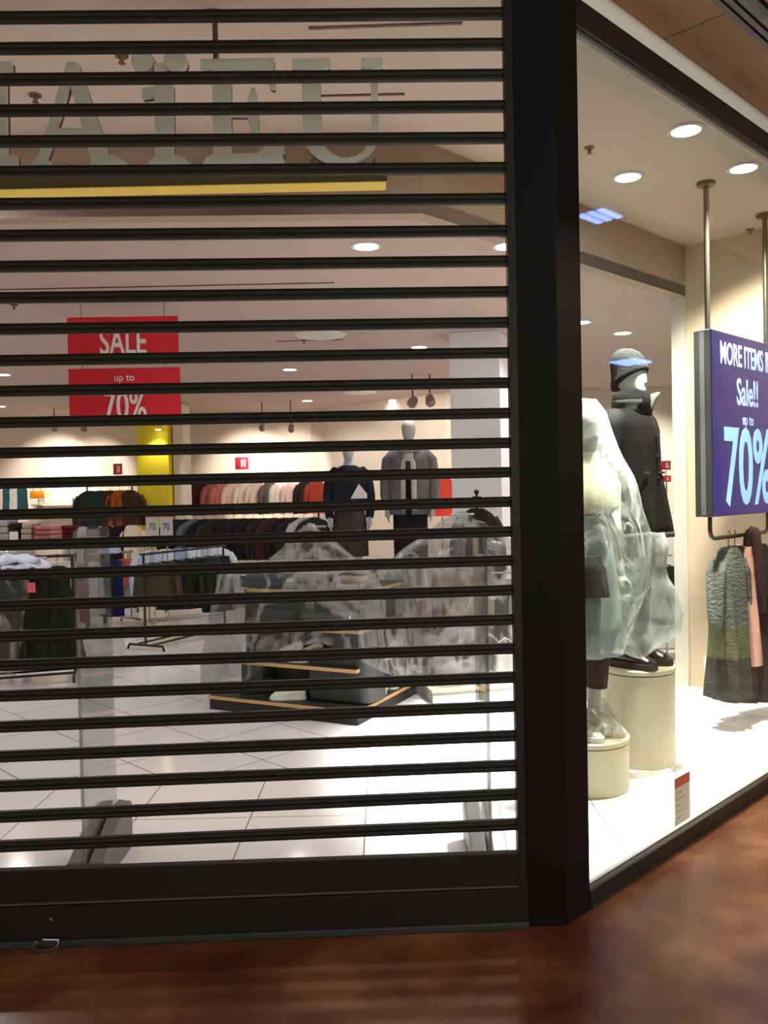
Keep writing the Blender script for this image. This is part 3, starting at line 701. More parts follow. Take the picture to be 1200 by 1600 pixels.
# --- far left: folded goods table, racks and wall goods
def table(label, x, y, w, d, h, top=(200, 196, 190), rz=0):
    t = thing('display_table', label, 'table', (x, y, 0), rz)
    MB().box((0, 0, h-.02), (w, d, .04)).build('tabletop', mat('table_top_%d' % top[0], top, .5), t, bevel=.004)
    for sx in (-1, 1):
        for sy in (-1, 1): MB().box((sx*(w/2-.04), sy*(d/2-.04), (h-.04)/2), (.04, .04, h-.04)).build('leg', M_black, t)
    return t
q = on_y(55, 842, 10.2); tz = q.z
table('long display table with folded clothes at the left, behind the black coats', q.x, 10.2, 1.5, .7, tz, (120, 112, 108))
for i, (px, w, h, c, lb_) in enumerate([(8, .26, .24, (168, 166, 172), 'tall pile of light grey knitwear at the left edge'), (34, .12, .2, (36, 34, 34), 'black and white bag standing on the far table'), (52, .13, .2, (176, 158, 140), 'beige box standing on the far table'),
                                  (76, .2, .16, (168, 104, 108), 'dusty pink folded knitwear on the far table'), (97, .16, .17, (190, 128, 124), 'salmon folded knitwear on the far table'), (112, .1, .16, (84, 26, 34), 'dark red folded top at the right end of the far table')]):
    r = on_y(px, 842, 10.2)
    m = MB(); nl = 3
    for j in range(nl): m.box((random.uniform(-.01, .01), 0, tz+h*(j+.5)/nl), (w*(1-.03*j), .3, h/nl-.004), R(random.uniform(-3, 3)))
    tag(m.build('folded_knitwear' if i not in (1, 2) else ('shopping_bag' if i == 1 else 'storage_box'), fabric(c), bevel=.015, loc=(r.x, 10.15, 0)), lb_, 'clothing' if i not in (1, 2) else ('bag' if i == 1 else 'box'))
    if i == 1:
        tag(MB().box((r.x, 9.985, tz+.05), (.1, .012, .1)).build('white_card', M_paper), 'white card propped against the black bag on the far table', 'card')
# rack of dark clothes left of the yellow pillar
d1 = on_y(125, 900, 11.4); d2 = on_y(214, 900, 11.6); z5 = on_y(170, 812, 11.4).z
rail_rack('far garment rail of dark clothes left of the yellow pillar', d1, d2, z5)
for i, (c, lb_) in enumerate([((168, 166, 168), 'grey top at the left end of the far dark rail'), ((60, 60, 62), 'charcoal top second on the far dark rail'), ((34, 30, 30), 'black and white top in the middle of the far dark rail'), ((26, 24, 24), 'black top beside the cream one on the far dark rail'), ((222, 206, 186), 'cream top on the far dark rail beside the yellow pillar')]):
    x, y, _ = along_rack(d1, d2, .04+.9*i/4)
    garment('hanging_pullover', lb_, (x, y, z5-.012), R(20), 'top', c, L=.66, W=.3, D_=.08, group='tops on the far dark rail', n=24)
# tall stand of jackets above it
e1_, e2__ = on_y(140, 900, 12.6), on_y(210, 900, 12.7); z6 = on_y(175, 757, 12.6).z
rail_rack('high garment rail with green and brown jackets beside the yellow pillar', e1_, e2__, z6)
for i, (c, lb_) in enumerate([((40, 46, 40), 'black green jacket at the left of the high rail'), ((28, 56, 48), 'dark green jacket on the high rail'), ((58, 46, 30), 'dark brown jacket on the high rail'), ((150, 78, 34), 'rust orange jumper on the high rail'), ((62, 44, 32), 'brown coat nearest the yellow pillar on the high rail')]):
    x, y, _ = along_rack(e1_, e2__, .05+.9*i/4)
    garment('hanging_jacket', lb_, (x, y, z6-.012), R(15), 'top', c, L=.6, W=.34, D_=.09, group='jackets on the high rail', n=24)
# small red wall tags
for px, py, y, w, h, lb_ in [(184, 733, 12.5, .13, .16, 'small red sale card standing on the high rail'), (378, 724, 14.0, .22, .2, 'red sale card on a shelf bar against the lit wall'), (1041, 727, 9.6, .1, .1, 'small red card seen behind the coat of the display mannequin'), (1042, 748, 9.5, .09, .07, 'small pink card under the red one behind the display mannequin')]:
    q = on_y(px, py, y)
    t = thing('sale_card', lb_, 'sign', (q.x, q.y, q.z))
    MB().box((0, 0, 0), (w, .008, h)).build('card', M_red, t)
    MB().box((0, -.005, 0), (w*.12, .003, h*.6)).box((w*.2, -.005, 0), (w*.1, .003, h*.6)).build('print', M_paper, t)
    dn = h/2+.12 if px < 1000 else q.z-.01
    MB().tube([(0, .006, -dn), (0, .006, 0)], .006, 6).build('stem', M_steel, t)
    if px > 1000: MB().lathe([(.1, 0), (.1, .012), (.02, .018)], (0, .006, -q.z), 20).build('base', M_steel, t)
# lit shelves on the far left wall
def wall_shelf(label, px0, px1, py, y, depth=.3, m=None):
    a = on_y(px0, py, y); b = on_y(px1, py, y)
    t = thing('wall_shelf', label, 'shelf', ((a.x+b.x)/2, y, a.z))
    MB().box((0, -depth/2, 0), (b.x-a.x, depth, .03)).build('board', m or M_white, t)
    for s in (-1, 1): MB().box((s*(b.x-a.x)*.4, -depth*.4, -.05), (.02, depth*.8, .07)).build('bracket', M_steel, t)
    return (a.x, b.x, a.z)
wy = 14.92
wall_shelf('upper white wall shelf in the bright light at the far left', 62, 128, 778, wy)
wall_shelf('lower white wall shelf in the bright light at the far left', 60, 130, 789, wy)
for px, w, h, c, lb_ in [(72, .22, .1, (232, 196, 140), 'tan handbag on the upper lit wall shelf'), (92, .14, .06, (240, 236, 226), 'white folded item on the upper lit wall shelf'), (112, .14, .05, (220, 220, 216), 'pale grey folded item on the upper lit wall shelf')]:
    q = on_y(px, 778, wy)
    mb = MB().box((0, 0, h/2), (w, .16, h), top=.85)
    tag(mb.build('handbag' if px == 72 else 'folded_item', fabric(c), bevel=.015, loc=(q.x, wy-.14, q.z+.017)), lb_, 'bag' if px == 72 else 'clothing')
q = on_y(58, 772, 14.4)
t = thing('handbag', 'orange tote bag hanging on the wall at the far left', 'bag', (q.x, q.y, q.z))
MB().box((0, 0, -.01), (.23, .1, .13), top=.9).build('bag_body', fabric((226, 146, 44)), t, bevel=.015)
MB().tube([(-.07, 0, .05), (-.06, 0, .14), (0, 0, .17), (.06, 0, .14), (.07, 0, .05)], .008, 6).build('handle', fabric((200, 120, 36)), t)
for px, c, lb_ in [(12, (48, 96, 96), 'teal cardigan on the far left wall, left one'), (22, (226, 226, 222), 'white top between two teal cardigans on the far left wall'), (34, (44, 90, 92), 'teal cardigan on the far left wall, right one')]:
    q = on_y(px, 752, 14.3)
    garment('hanging_cardigan', lb_, (q.x, q.y, q.z), R(4), 'top', c, L=.62, W=.17, D_=.06, group='cardigans on the far left wall', n=24, sleeves=False)
# wall rail clothes right of the yellow pillar
WG = [(300, (84, 40, 40), 'dark maroon jacket'), (318, (64, 32, 32), 'deep brown jacket'), (334, (160, 96, 92), 'rose jacket'), (348, (196, 120, 112), 'brick pink knit'), (366, (238, 206, 194), 'blush blouse in the bright light'), (384, (246, 226, 212), 'cream blouse in the bright light'),
      (402, (240, 212, 196), 'peach blouse in the bright light'), (424, (110, 100, 96), 'grey brown knit'), (440, (246, 234, 226), 'ivory blouse'), (458, (236, 200, 190), 'pale pink knit'), (478, (44, 36, 34), 'dark brown cardigan'), (494, (150, 56, 44), 'rust red knit')]
z7 = on_y(390, 744, 14.0).z
w1, w2 = on_y(288, 744, 14.2), on_y(505, 744, 14.0)
t = thing('wall_rail', 'long wall mounted garment rail in the bright light right of the yellow pillar', 'clothes rack', (w1.x, w1.y, 0), math.atan2(w2.y-w1.y, w2.x-w1.x))
Ln = (w2-w1).xy.length
MB().tube([(0, 0, z7), (Ln, 0, z7)], .014, 8).build('hanging_rail', M_steel, t)
for k in range(4): MB().tube([(Ln*k/3*.98+.01, 0, z7), (Ln*k/3*.98+.01, .58, z7)], .01, 6).build('wall_bracket', M_steel, t)
for px, c, lb_ in WG:
    k = (px-288)/(505-288); x, y, _ = along_rack(w1, w2, k)
    garment('hanging_knit', lb_+' on the wall rail right of the yellow pillar', (x, y, z7-.012), R(20), 'top', c, L=.62, W=.3, D_=.07, group='clothes on the long wall rail', n=24)
# long black rail in front of it
f1, f2_ = on_y(270, 900, 11.6), on_y(500, 900, 11.2); z8 = on_y(330, 801, 11.4).z
rail_rack('long far garment rail of black clothes behind the pale shirts', f1, f2_, z8)
for i in range(15):
    x, y, _ = along_rack(f1, f2_, .03+.94*i/14)
    c = [(30, 30, 30), (38, 36, 34), (90, 98, 100), (26, 26, 28), (44, 40, 36), (28, 28, 26), (34, 32, 30), (30, 26, 28), (26, 26, 26), (40, 38, 36), (60, 34, 36), (28, 28, 30), (32, 30, 30), (150, 156, 164), (34, 34, 36)][i]
    nm = 'black' if sum(c) < 130 else ('grey' if sum(c) < 400 else 'pale grey')
    garment('hanging_sweater', '%s sweater, %s from the left on the long far rail' % (nm, ('first', 'second', 'third', 'fourth', 'fifth', 'sixth', 'seventh', 'eighth', 'ninth', 'tenth', 'eleventh', 'twelfth', 'thirteenth', 'fourteenth', 'fifteenth')[i]),
            (x, y, z8-.012), R(30+random.uniform(-10, 10)), 'top', c, L=.62, W=.4, D_=.08, group='sweaters on the long far rail', n=24)
# grey price cards
for px, lb_ in [(238, 'grey card reading 70 on a stand below the yellow pillar, left one'), (260, 'grey card reading 70 on a stand below the yellow pillar, right one')]:
    q = on_y(px, 822, 9.7)
    t = thing('price_card', lb_, 'sign', (q.x, q.y, 0))
    MB().box((0, 0, q.z), (.145, .008, .22)).build('card', mat('grey_card', (196, 192, 192), .6), t)
    MB().box((0, -.001, q.z+.115), (.15, .012, .025)).build('red_edge', M_red, t)
    text_mesh('70', .11, M_matblack, t, (0, -.006, q.z-.01), (PI/2, 0, 0), .75, .001)
    MB().tube([(0, .012, .0), (0, .012, q.z)], .008, 6).build('stem', M_steel, t)
    MB().lathe([(.1, 0), (.1, .012), (.02, .018)], (0, .012, 0), 20).build('base', M_steel, t)

# ------------------------------------------------------------------ mannequin body
def body(t, m, H=1.76, pose='down', head=True, face=True):
    k = H/1.76; mb = MB()
    def el(z, rx, ry, cy=0, cx=0, n=24): return [(k*(cx+rx*math.cos(2*PI*i/n)), k*(cy+ry*math.sin(2*PI*i/n)), k*z) for i in range(n)]
    mb.rings([el(.80, .10, .08), el(.86, .155, .105), el(.95, .165, .115), el(1.02, .145, .10), el(1.09, .122, .088), el(1.2, .138, .10), el(1.30, .152, .112), el(1.38, .158, .10), el(1.43, .150, .08), el(1.465, .095, .062), el(1.49, .06, .055), el(1.52, .05, .05, -.005), el(1.58, .048, .05, -.012)])
    if head:
        mb.rings([el(z, rx, ry, cy) for z, rx, ry, cy in ((1.525, .018, .022, -.05), (1.54, .036, .045, -.045), (1.57, .055, .07, -.028), (1.61, .066, .085, -.014), (1.65, .073, .094, -.008), (1.69, .073, .095, -.004), (1.72, .064, .084, 0), (1.745, .042, .056, .002), (1.758, .012, .016, .002))])
        if face:
            mb.rings([[(k*x, k*y, k*z) for x, y, z in r] for r in ([(-.006, -.093, 1.655), (.006, -.093, 1.655), (.006, -.08, 1.66), (-.006, -.08, 1.66)], [(-.013, -.108, 1.608), (.013, -.108, 1.608), (.014, -.08, 1.604), (-.014, -.08, 1.604)])])
            mb.ball((0, k*-.088, k*1.582), (k*.022, k*.012, k*.009), 10, 6)
    for s in (-1, 1):
        mb.tube([(s*.085*k, 0, .90*k), (s*.09*k, -.005*k, .72*k), (s*.088*k, -.01*k, .49*k), (s*.085*k, .012*k, .35*k), (s*.08*k, .02*k, .2*k), (s*.078*k, .02*k, .07*k)], [.088*k, .078*k, .055*k, .054*k, .04*k, .034*k], 16)
        mb.tube([(s*.078*k, .045*k, .045*k), (s*.082*k, -.03*k, .045*k), (s*.09*k, -.11*k, .03*k), (s*.094*k, -.17*k, .022*k)], [.034*k, .042*k, .036*k, .02*k], 12, flat=.8)
        if pose == 'down': arm = [(s*.155*k, 0, 1.41*k), (s*.195*k, .005*k, 1.36*k), (s*.225*k, .02*k, 1.13*k), (s*.235*k, -.02*k, .98*k), (s*.225*k, -.06*k, .86*k)]
        else: arm = [(s*.155*k, 0, 1.41*k), (s*.195*k, .005*k, 1.36*k), (s*.245*k, .05*k, 1.13*k), (s*.215*k, -.03*k, 1.02*k), (s*.17*k, -.085*k, .95*k)]
        mb.tube(arm, [.05*k, .048*k, .038*k, .034*k, .026*k], 14)
        w = Vector(arm[-1]); dr = (Vector(arm[-1])-Vector(arm[-2])).normalized(); sd = Vector((0, 1, 0))
        mb.tube([w, w+dr*.04*k, w+dr*.085*k], [.024*k, .036*k, .034*k], 12, flat=.45)
        for j, ln in enumerate((.062, .07, .066, .052)):
            b = w+dr*.08*k+Vector((0, (-.028+.018*j)*k, 0)); c = b+dr*ln*.55*k; e = b+dr*ln*k+Vector((-s*.016*k, 0, 0))
            mb.tube([b, c, e], [.0095*k, .009*k, .007*k], 8)
        b = w+dr*.03*k+Vector((0, -.028*k, 0)); mb.tube([b, b+dr*.03*k+Vector((0, -.02*k, 0)), b+dr*.06*k+Vector((0, -.022*k, 0))], [.012*k, .0105*k, .008*k], 8)
    return mb.build('body', m, t, remesh=.0095*k)
def loft_cloth(name, t, m, rings, k=1., fold=.0, n=40, kf=6, seed=0., caps=True, e=2.2, solid=0.):
    rr = [ring_se(rx*k, ry*k, z*k, n, fold*f, seed, kf, 0, cy*k, e) for z, rx, ry, cy, f in rings]
    return MB().rings(rr, caps=caps).build(name, m, t, smooth='all', solid=solid)
def sleeve_pair(t, m, arm, rad, k=1., name='sleeve'):
    for s in (-1, 1):
        MB().tube([(s*x*k, y*k, z*k) for x, y, z in arm], [r*k for r in rad], 16).build(name, m, t, smooth='all')
ARM = [(.09, 0, 1.39), (.15, 0, 1.40), (.205, .005, 1.34), (.24, .03, 1.13), (.24, -.02, 1.0), (.225, -.06, .88)]
def shoe(mb_u, mb_s, x, y=0, z=0, L=.25, h=.09, chunky=.02, wid=.042):
    st = [(-.5, .5, .9), (-.42, .9, 1.0), (-.25, 1.0, 1.0), (-.02, .95, .74), (.18, 1.05, .5), (.36, .9, .3), (.46, .58, .16), (.51, .22, .03)]
    rr = []
    for q, w, hh in st:
        yy = y-q*L; zt = z+chunky+h*hh; rr.append([(x+wid*w*math.cos(a)*(1 if math.sin(a) < .3 else .75), yy, (z+chunky*.5)+(zt-z-chunky*.5)*(.5+.5*math.sin(a))) for a in [2*PI*i/14 for i in range(14)]])
    mb_u.rings(rr)
    out = [(x+wid*1.12*w*sx, y-q*L*1.03) for sx in (1,) for q, w, hh in st] + [(x-wid*1.12*w, y-q*L*1.03) for q, w, hh in st[::-1]]
    mb_s.slab(out, z, z+chunky)

# ------------------------------------------------------------------ display window: plinths, mannequins
M_plinth = mat('plinth_cream', (212, 204, 178), .45, var=.05, scale=3)
def plinth(c, r, h, label):
    t = thing('round_plinth', label, 'plinth', (c.x, c.y, 0), 0)
    MB().lathe([(r-.004, 0), (r, .004), (r, h-.034)], n=64).build('drum', M_plinth, t, smooth=True)
    MB().lathe([(r-.012, h-.034), (r-.012, h-.028)], n=64).build('shadow_gap', M_dark, t, smooth=True)
    MB().lathe([(r-.002, h-.028), (r+.004, h-.022), (r+.004, h-.005), (r-.002, h)], n=64).build('top_disc', M_plinth, t, smooth=True)
    return t
c_big = Vector((1.420, 4.818, 0)); c_small = Vector((1.035, 4.41, 0))
h_big = on_y(1005, 1049, 4.622).z; h_small = on_y(925, 1163, 4.21).z
plinth(c_big, .205, h_big, 'tall cream round plinth under the mannequin in the black coat')
plinth(c_small, .21, h_small, 'low cream round plinth beside the black corner post')

# mannequin in the long black coat and knitted hat
F_coat = fabric((8, 8, 8), var=.3, spec=.08)
man = thing('mannequin', 'white mannequin in a black coat and knitted hat on the tall plinth', 'mannequin', (c_big.x-.02, c_big.y, h_big), DZ)
kk = .985
body(man, M_mann, 1.76*kk)
coat = loft_cloth('long_coat', man, F_coat, [(.74, .27, .20, .0, 1), (.80, .268, .196, 0, 1), (.95, .245, .175, 0, .8), (1.1, .215, .152, 0, .5), (1.25, .205, .148, 0, .3), (1.35, .205, .142, 0, .2), (1.41, .20, .118, 0, 0), (1.45, .15, .09, 0, 0), (1.475, .095, .078, 0, 0)], kk, .07, seed=1)
sleeve_pair(coat, F_coat, ARM[:-1]+[(.222, -.055, .85)], [.045, .07, .074, .064, .056, .052], kk)
# stand-up collar, folded over on one side
rr = []
for z, r, lean in ((1.43, .105, 0), (1.48, .10, .015), (1.53, .102, .04), (1.565, .105, .06)):
    row = []
    for i in range(37):
        a = R(-58)+R(300)*i/36; g_ = math.exp(-(((i/36)-.08)/.2)**2)
        row.append(((r+lean*g_)*math.cos(a)*kk, ((r+lean*g_)*.95*math.sin(a)-.01)*kk, (1.43+(z-1.43)*(.62+.38*g_))*kk))
    rr.append(row)
MB().grid(rr).build('collar', fabric((38, 42, 34)), coat, smooth='all', solid=.012)
MB().rings([ring_se(.105*kk, .1*kk, z*kk, 30, .06, 0, 4, 0, -.01) for z in (1.44, 1.50, 1.545)], caps=False).build('neck_scarf', fabric((8, 8, 8)), man, smooth='all', solid=.02)
for s in (-.07, .07):
    MB().box((s*1.2-.03, -.158*kk, 1.10*kk), (.07, .012, .012)).build('pocket_flap', fabric((40, 40, 38)), coat)
loft_cloth('coat_lining_band', coat, fabric((54, 46, 38)), [(.735, .272, .202, 0, 1), (.765, .272, .202, 0, 1)], kk, .07, seed=1)
for i in range(4): MB().lathe([(.011, 0), (.011, .005), (.004, .006)], n=12).build('button', M_matblack, coat).location = (.02, -.155*kk-.004, (.95+.12*i)*kk)
def knit_mat():
    m = mat('ribbed_knit', (25, 27, 26), .95, var=.55, scale=3, stretch=(10, 10, 60), bump=.8, bscale=4, spec=.1); return m
hat = MB(); st = [(1.628, .077, .099, .002), (1.632, .086, .108, 0), (1.662, .088, .111, 0), (1.667, .083, .105, 0), (1.72, .084, .106, .006), (1.76, .078, .098, .014), (1.79, .062, .078, .02), (1.81, .036, .045, .024), (1.818, .008, .01, .026)]
hat.rings([[(rx*kk*math.cos(a)*(1+.012*math.sin(24*a)), (cy+ry*math.sin(a)*(1+.012*math.sin(24*a)))*kk, (z+(.052 if z < 1.655 else .04 if z < 1.668 else 0)*-math.sin(a))*kk) for a in [2*PI*i/72 for i in range(72)]] for z, rx, ry, cy in st])
hat.build('knitted_hat', knit_mat(), man, smooth='all')
F_leg = fabric((120, 122, 122))
for s in (-1, 1):
    MB().tube([(s*.085*kk, 0, .92*kk), (s*.09*kk, -.005, .72*kk), (s*.09*kk, -.01, .49*kk), (s*.088*kk, .012, .33*kk), (s*.084*kk, .018, .17*kk)], [.1, .088, .07, .066, .06], 18).build('trouser_leg', F_leg, man, smooth='all')
up, so = MB(), MB()
for s in (-1, 1): shoe(up, so, s*.088, -.05, .002, .27, .1, .035, .052)
M_leather = mat('black_patent', (16, 15, 15), .18, var=.2)
o = up.build('shoe_uppers', M_leather, man, smooth='all'); so.build('shoe_soles', M_matblack, man, bevel=.004); o['kind'] = 'pair'; del o['kind']

# covered mannequin on the low plinth
man2 = thing('mannequin', 'white mannequin under clear plastic on the low plinth by the post', 'mannequin', (c_small.x, c_small.y, h_small), DZ-R(10))
k2 = .955
body(man2, M_mann, 1.76*k2)
loft_cloth('cream_sweater', man2, fabric((232, 224, 198)), [(1.20, .20, .15, 0, 1), (1.24, .205, .155, 0, 1), (1.32, .205, .145, 0, .5), (1.40, .2, .12, 0, .2), (1.45, .14, .09, 0, 0), (1.50, .085, .08, -.01, .6), (1.53, .08, .078, -.01, .6)], k2, .06, seed=2)
sleeve_pair(man2, fabric((226, 220, 198)), ARM[:-1], [.05, .07, .072, .062, .058], k2)
loft_cloth('grey_blue_skirt', man2, fabric((128, 142, 146)), [(.44, .22, .18, 0, 1), (.6, .215, .17, 0, 1), (.85, .195, .145, 0, .5), (1.0, .17, .125, 0, .2), (1.1, .155, .11, 0, 0), (1.2, .165, .12, 0, 0)], k2, .1, seed=4, kf=8)
for s, zz in ((1, .24),):
    MB().tube([(s*.085, 0, .7*k2), (s*.088, -.008, .5*k2), (s*.086, .01, zz*k2)], [.08, .066, .058], 16).build('trouser_leg', fabric((9, 9, 9)), man2, smooth='all')
up, so = MB(), MB()
for s in (-1, 1): shoe(up, so, s*.082, -.045, .002, .25, .085, .028, .046)
up.build('shoe_uppers', mat('white_sneaker', (222, 220, 210), .5), man2, smooth='all'); so.build('shoe_soles', mat('white_sole', (236, 234, 224), .5), man2, bevel=.004)
hb_ = garment('handbag', 'dark handbag hanging at the covered mannequin under the plastic', (0, 0, 0), 0, 'skirt', (44, 44, 42), L=.3, W=.2, D_=.06, hanger=False, cat='bag', n=20, fold=.05)
hb_.location = on_y(915, 838, 4.22)

# clear sheet over the covered mannequin
def bag(name, label, c, rings, m, seed, wr=.03, n=64, folds=7):
    rows = []
    # rings: z, rx, ry, dx (along the window), dn (out of the window)
    R_ = []
    for (a, b) in zip(rings, rings[1:]):
        for j in range(4):
            w = j/4; R_.append([a[i]*(1-w)+b[i]*w for i in range(5)])
    R_.append(list(rings[-1]))
    zt, zb = rings[0][0], rings[-1][0]
    for z, rx, ry, dx, dn in R_:
        q = (zt-z)/(zt-zb)
        row = []
        for i in range(n):
            a = 2*PI*i/n; f = 1+.07*q*math.sin(folds*a+seed+2*q)+.04*q*math.sin((folds*2+1)*a+seed*3)
            p = D*(dx+rx*math.cos(a)*f)+NR*(dn+ry*math.sin(a)*f); row.append((p.x, p.y, z+.02*q*math.sin(3*a+seed)))
        rows.append(row)
    return sheet_rows(name, label, rows, m, wr, 6, seed, (c.x, c.y, 0), 0, closed=True)
bag('dust_sheet', 'clear plastic sheet hanging from the head of the covered mannequin', c_small,
[(2.005, .02, .02, -.01, 0), (1.995, .07, .075, -.01, .0), (1.93, .10, .11, .0, .01), (1.80, .145, .14, .03, .01), (1.60, .24, .18, .07, .02), (1.40, .275, .21, .10, .03), (1.2, .30, .23, .12, .04), (1.02, .27, .23, .06, .04), (.86, .22, .22, -.01, .03), (.72, .18, .19, -.06, .02)], P_light, 1.3, .022)
bag('dust_sheet', 'clear plastic bag gathered round the legs of the mannequin in the black coat', c_big,
[(1.30, .19, .20, -.16, .02), (1.2, .205, .21, -.155, .03), (1.05, .205, .22, -.15, .03), (.94, .22, .23, -.125, .04), (.85, .245, .24, -.105, .05), (.76, .20, .22, -.12, .05), (.68, .14, .17, -.125, .04), (.64, .09, .13, -.12, .03)], plastic('milky_dust_sheet', .20, .36, 3., tint=(243, 245, 243)), 4.1, .028)
# small sheet round the white shoes
bag('shoe_cover', 'small clear plastic cover over the white shoes on the low plinth', Vector((c_small.x+.03, c_small.y-.03, 0)),
    [(h_small+.17, .10, .06, 0, 0), (h_small+.12, .12, .08, 0, 0), (h_small+.07, .13, .11, 0, .02), (h_small+.03, .135, .13, 0, .02)], P_light, 2.2, .006)

# ------------------------------------------------------------------ hanging screen with its garment rail
P0 = Vector((1.988, 5.192, 0))
scr = thing('hanging_screen', 'purple lit advertising screen hung on two poles in the display window', 'screen', P0, ANG)
M_pole = mat('bronze_pole', (70, 66, 58), .42, .4)
pl = .894; zb_ = on_y(1116, 842, 5.192).z
zt_, zl_ = on_y(1115, 513, 5.097).z, on_y(1115, 808, 5.097).z
for x in (0, pl):
    o = MB().tube([(x, 0, zt_-.01), (x, 0, C_HIGH-.02)], .016, 12).build('pole', M_pole, scr, smooth=True)
    MB().lathe([(.05, -.022), (.055, -.014), (.055, -.001)], (x, 0, C_HIGH), 24).build('ceiling_plate', M_pole, o, smooth=True)
MB().box((pl/2, 0, (zt_+zl_)/2), (pl+.162, .106, zt_-zl_)).build('case', M_black, scr, bevel=.004)
MB().box((-.0816, 0, (zt_+zl_)/2), (.003, .03, zt_-zl_-.02)).build('side_groove', mat('case_groove', (50, 52, 52), .5), scr)
def screen_mat():
    m = bpy.data.materials.new('screen_purple'); m.use_nodes = True
    nt = m.node_tree; b = nt.nodes['Principled BSDF']; b.inputs['Base Color'].default_value = (.01, .005, .02, 1); b.inputs['Roughness'].default_value = .3; b.inputs['Specular IOR Level'].default_value = .08
    tc = nt.nodes.new('ShaderNodeTexCoord'); n = nt.nodes.new('ShaderNodeTexNoise'); n.inputs['Scale'].default_value = 1.5; nt.links.new(tc.outputs['Object'], n.inputs['Vector'])
    mx = nt.nodes.new('ShaderNodeMix'); mx.data_type = 'RGBA'; mx.inputs['A'].default_value = lin((34, 8, 136)); mx.inputs['B'].default_value = lin((44, 18, 156))
    nt.links.new(n.outputs['Fac'], mx.inputs['Factor']); nt.links.new(mx.outputs['Result'], b.inputs['Emission Color']); b.inputs['Emission Strength'].default_value = .85
    return m
sp_ = MB().box((pl/2, -.0545, (zt_+zl_)/2), (pl+.15, .004, zt_-zl_-.012)).build('display_face', screen_mat(), scr)
M_glow = emissive('screen_text', (150, 196, 255), .95); M_glow2 = emissive('screen_text_pale', (176, 190, 250), .8)
Hs = zt_-zl_; ctr = pl/2-.005
for s, size, zz, sx, m, bold in [('MORE ITEMS IN', .19, zt_-.135, .62, M_glow2, .003), ('Sale!!', .235, zt_-.36, .68, M_glow2, .004), ('up to', .10, zt_-.525, .8, M_glow2, 0), ('70%', .67, zl_+.28, .66, M_glow, .012)]:
    text_mesh(s, size, m, scr, (ctr, -.058, zz), (PI/2, 0, 0), sx, .001, bold=bold)
MB().tube([(0, 0, zl_), (0, 0, zb_+.05), (.015, 0, zb_+.015), (.05, 0, zb_), (pl-.05, 0, zb_), (pl-.015, 0, zb_+.015), (pl, 0, zb_+.05), (pl, 0, zl_)], .013, 12).build('garment_rail', M_black, scr, smooth='all')
def tweed():
    m = mat('grey_tweed', (72, 76, 71), .95, var=.75, scale=26, bump=.7, bscale=40, spec=.1, stretch=(1, 1, 1.6))
    nt = m.node_tree; b = nt.nodes['Principled BSDF']; src = b.inputs['Base Color'].links[0].from_socket
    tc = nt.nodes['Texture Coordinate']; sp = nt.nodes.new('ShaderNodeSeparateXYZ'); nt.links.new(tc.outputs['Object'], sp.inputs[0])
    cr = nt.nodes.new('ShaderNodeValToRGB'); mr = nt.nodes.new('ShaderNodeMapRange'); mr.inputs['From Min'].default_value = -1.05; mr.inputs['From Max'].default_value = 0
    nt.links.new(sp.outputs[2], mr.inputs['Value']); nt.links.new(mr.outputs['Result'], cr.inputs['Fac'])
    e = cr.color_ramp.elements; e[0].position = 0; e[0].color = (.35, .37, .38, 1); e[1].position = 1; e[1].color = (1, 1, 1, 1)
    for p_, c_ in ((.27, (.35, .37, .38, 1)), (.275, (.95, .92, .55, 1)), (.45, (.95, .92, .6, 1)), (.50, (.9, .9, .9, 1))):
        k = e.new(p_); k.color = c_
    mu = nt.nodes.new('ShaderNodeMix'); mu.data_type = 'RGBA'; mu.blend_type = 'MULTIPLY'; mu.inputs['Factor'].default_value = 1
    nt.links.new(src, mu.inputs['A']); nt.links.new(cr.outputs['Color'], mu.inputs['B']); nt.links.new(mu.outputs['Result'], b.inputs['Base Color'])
    return m
gr = P0+D*.26
g = garment('hanging_coat', 'long grey tweed coat hung open on the rail under the purple screen', (gr.x, gr.y, zb_+.008), R(42), 'coat', (90, 92, 88), L=1.02, W=.31, D_=.09, flare=1.0, fold=.3, fab=tweed())
gr2 = P0+D*.40-NR*.02
garment('hanging_coat', 'dark navy coat hung beside the tweed coat under the purple screen', (gr2.x, gr2.y, zb_+.008), R(52), 'coat', (30, 34, 40), L=1.06, W=.28, D_=.09, flare=1.15)
gr3 = P0+D*.52
garment('hanging_dress', 'dusty pink dress hung behind the dark coats under the purple screen', (gr3.x, gr3.y, zb_+.008), R(45), 'dress', (176, 132, 120), L=.85, W=.26, D_=.08, sleeves=False)
gr4 = P0+D*.66+NR*.02
garment('hanging_coat', 'long black coat with brown hem at the right edge under the purple screen', (gr4.x, gr4.y, zb_+.008), R(35), 'coat', (22, 24, 24), L=1.1, W=.3, D_=.1, flare=1.2)
gs = P0+D*.50+NR*.06
sc = MB()
sc.tube([(0, 0, .045), (.01, -.01, .0), (.015, -.02, -.10), (.03, -.015, -.22), (.04, -.01, -.5)], [.03, .045, .04, .05, .05], 14, flat=.7).tube([(0, 0, .045), (-.01, .03, .0), (-.02, .035, -.1), (-.01, .03, -.3)], [.03, .04, .035, .04], 12, flat=.7)
tag(sc.build('knotted_scarf', fabric((52, 30, 32)), smooth='all', loc=(gs.x, gs.y, zb_+.0), rz=R(20)), 'dark maroon scarf looped over the rail under the purple screen', 'scarf')

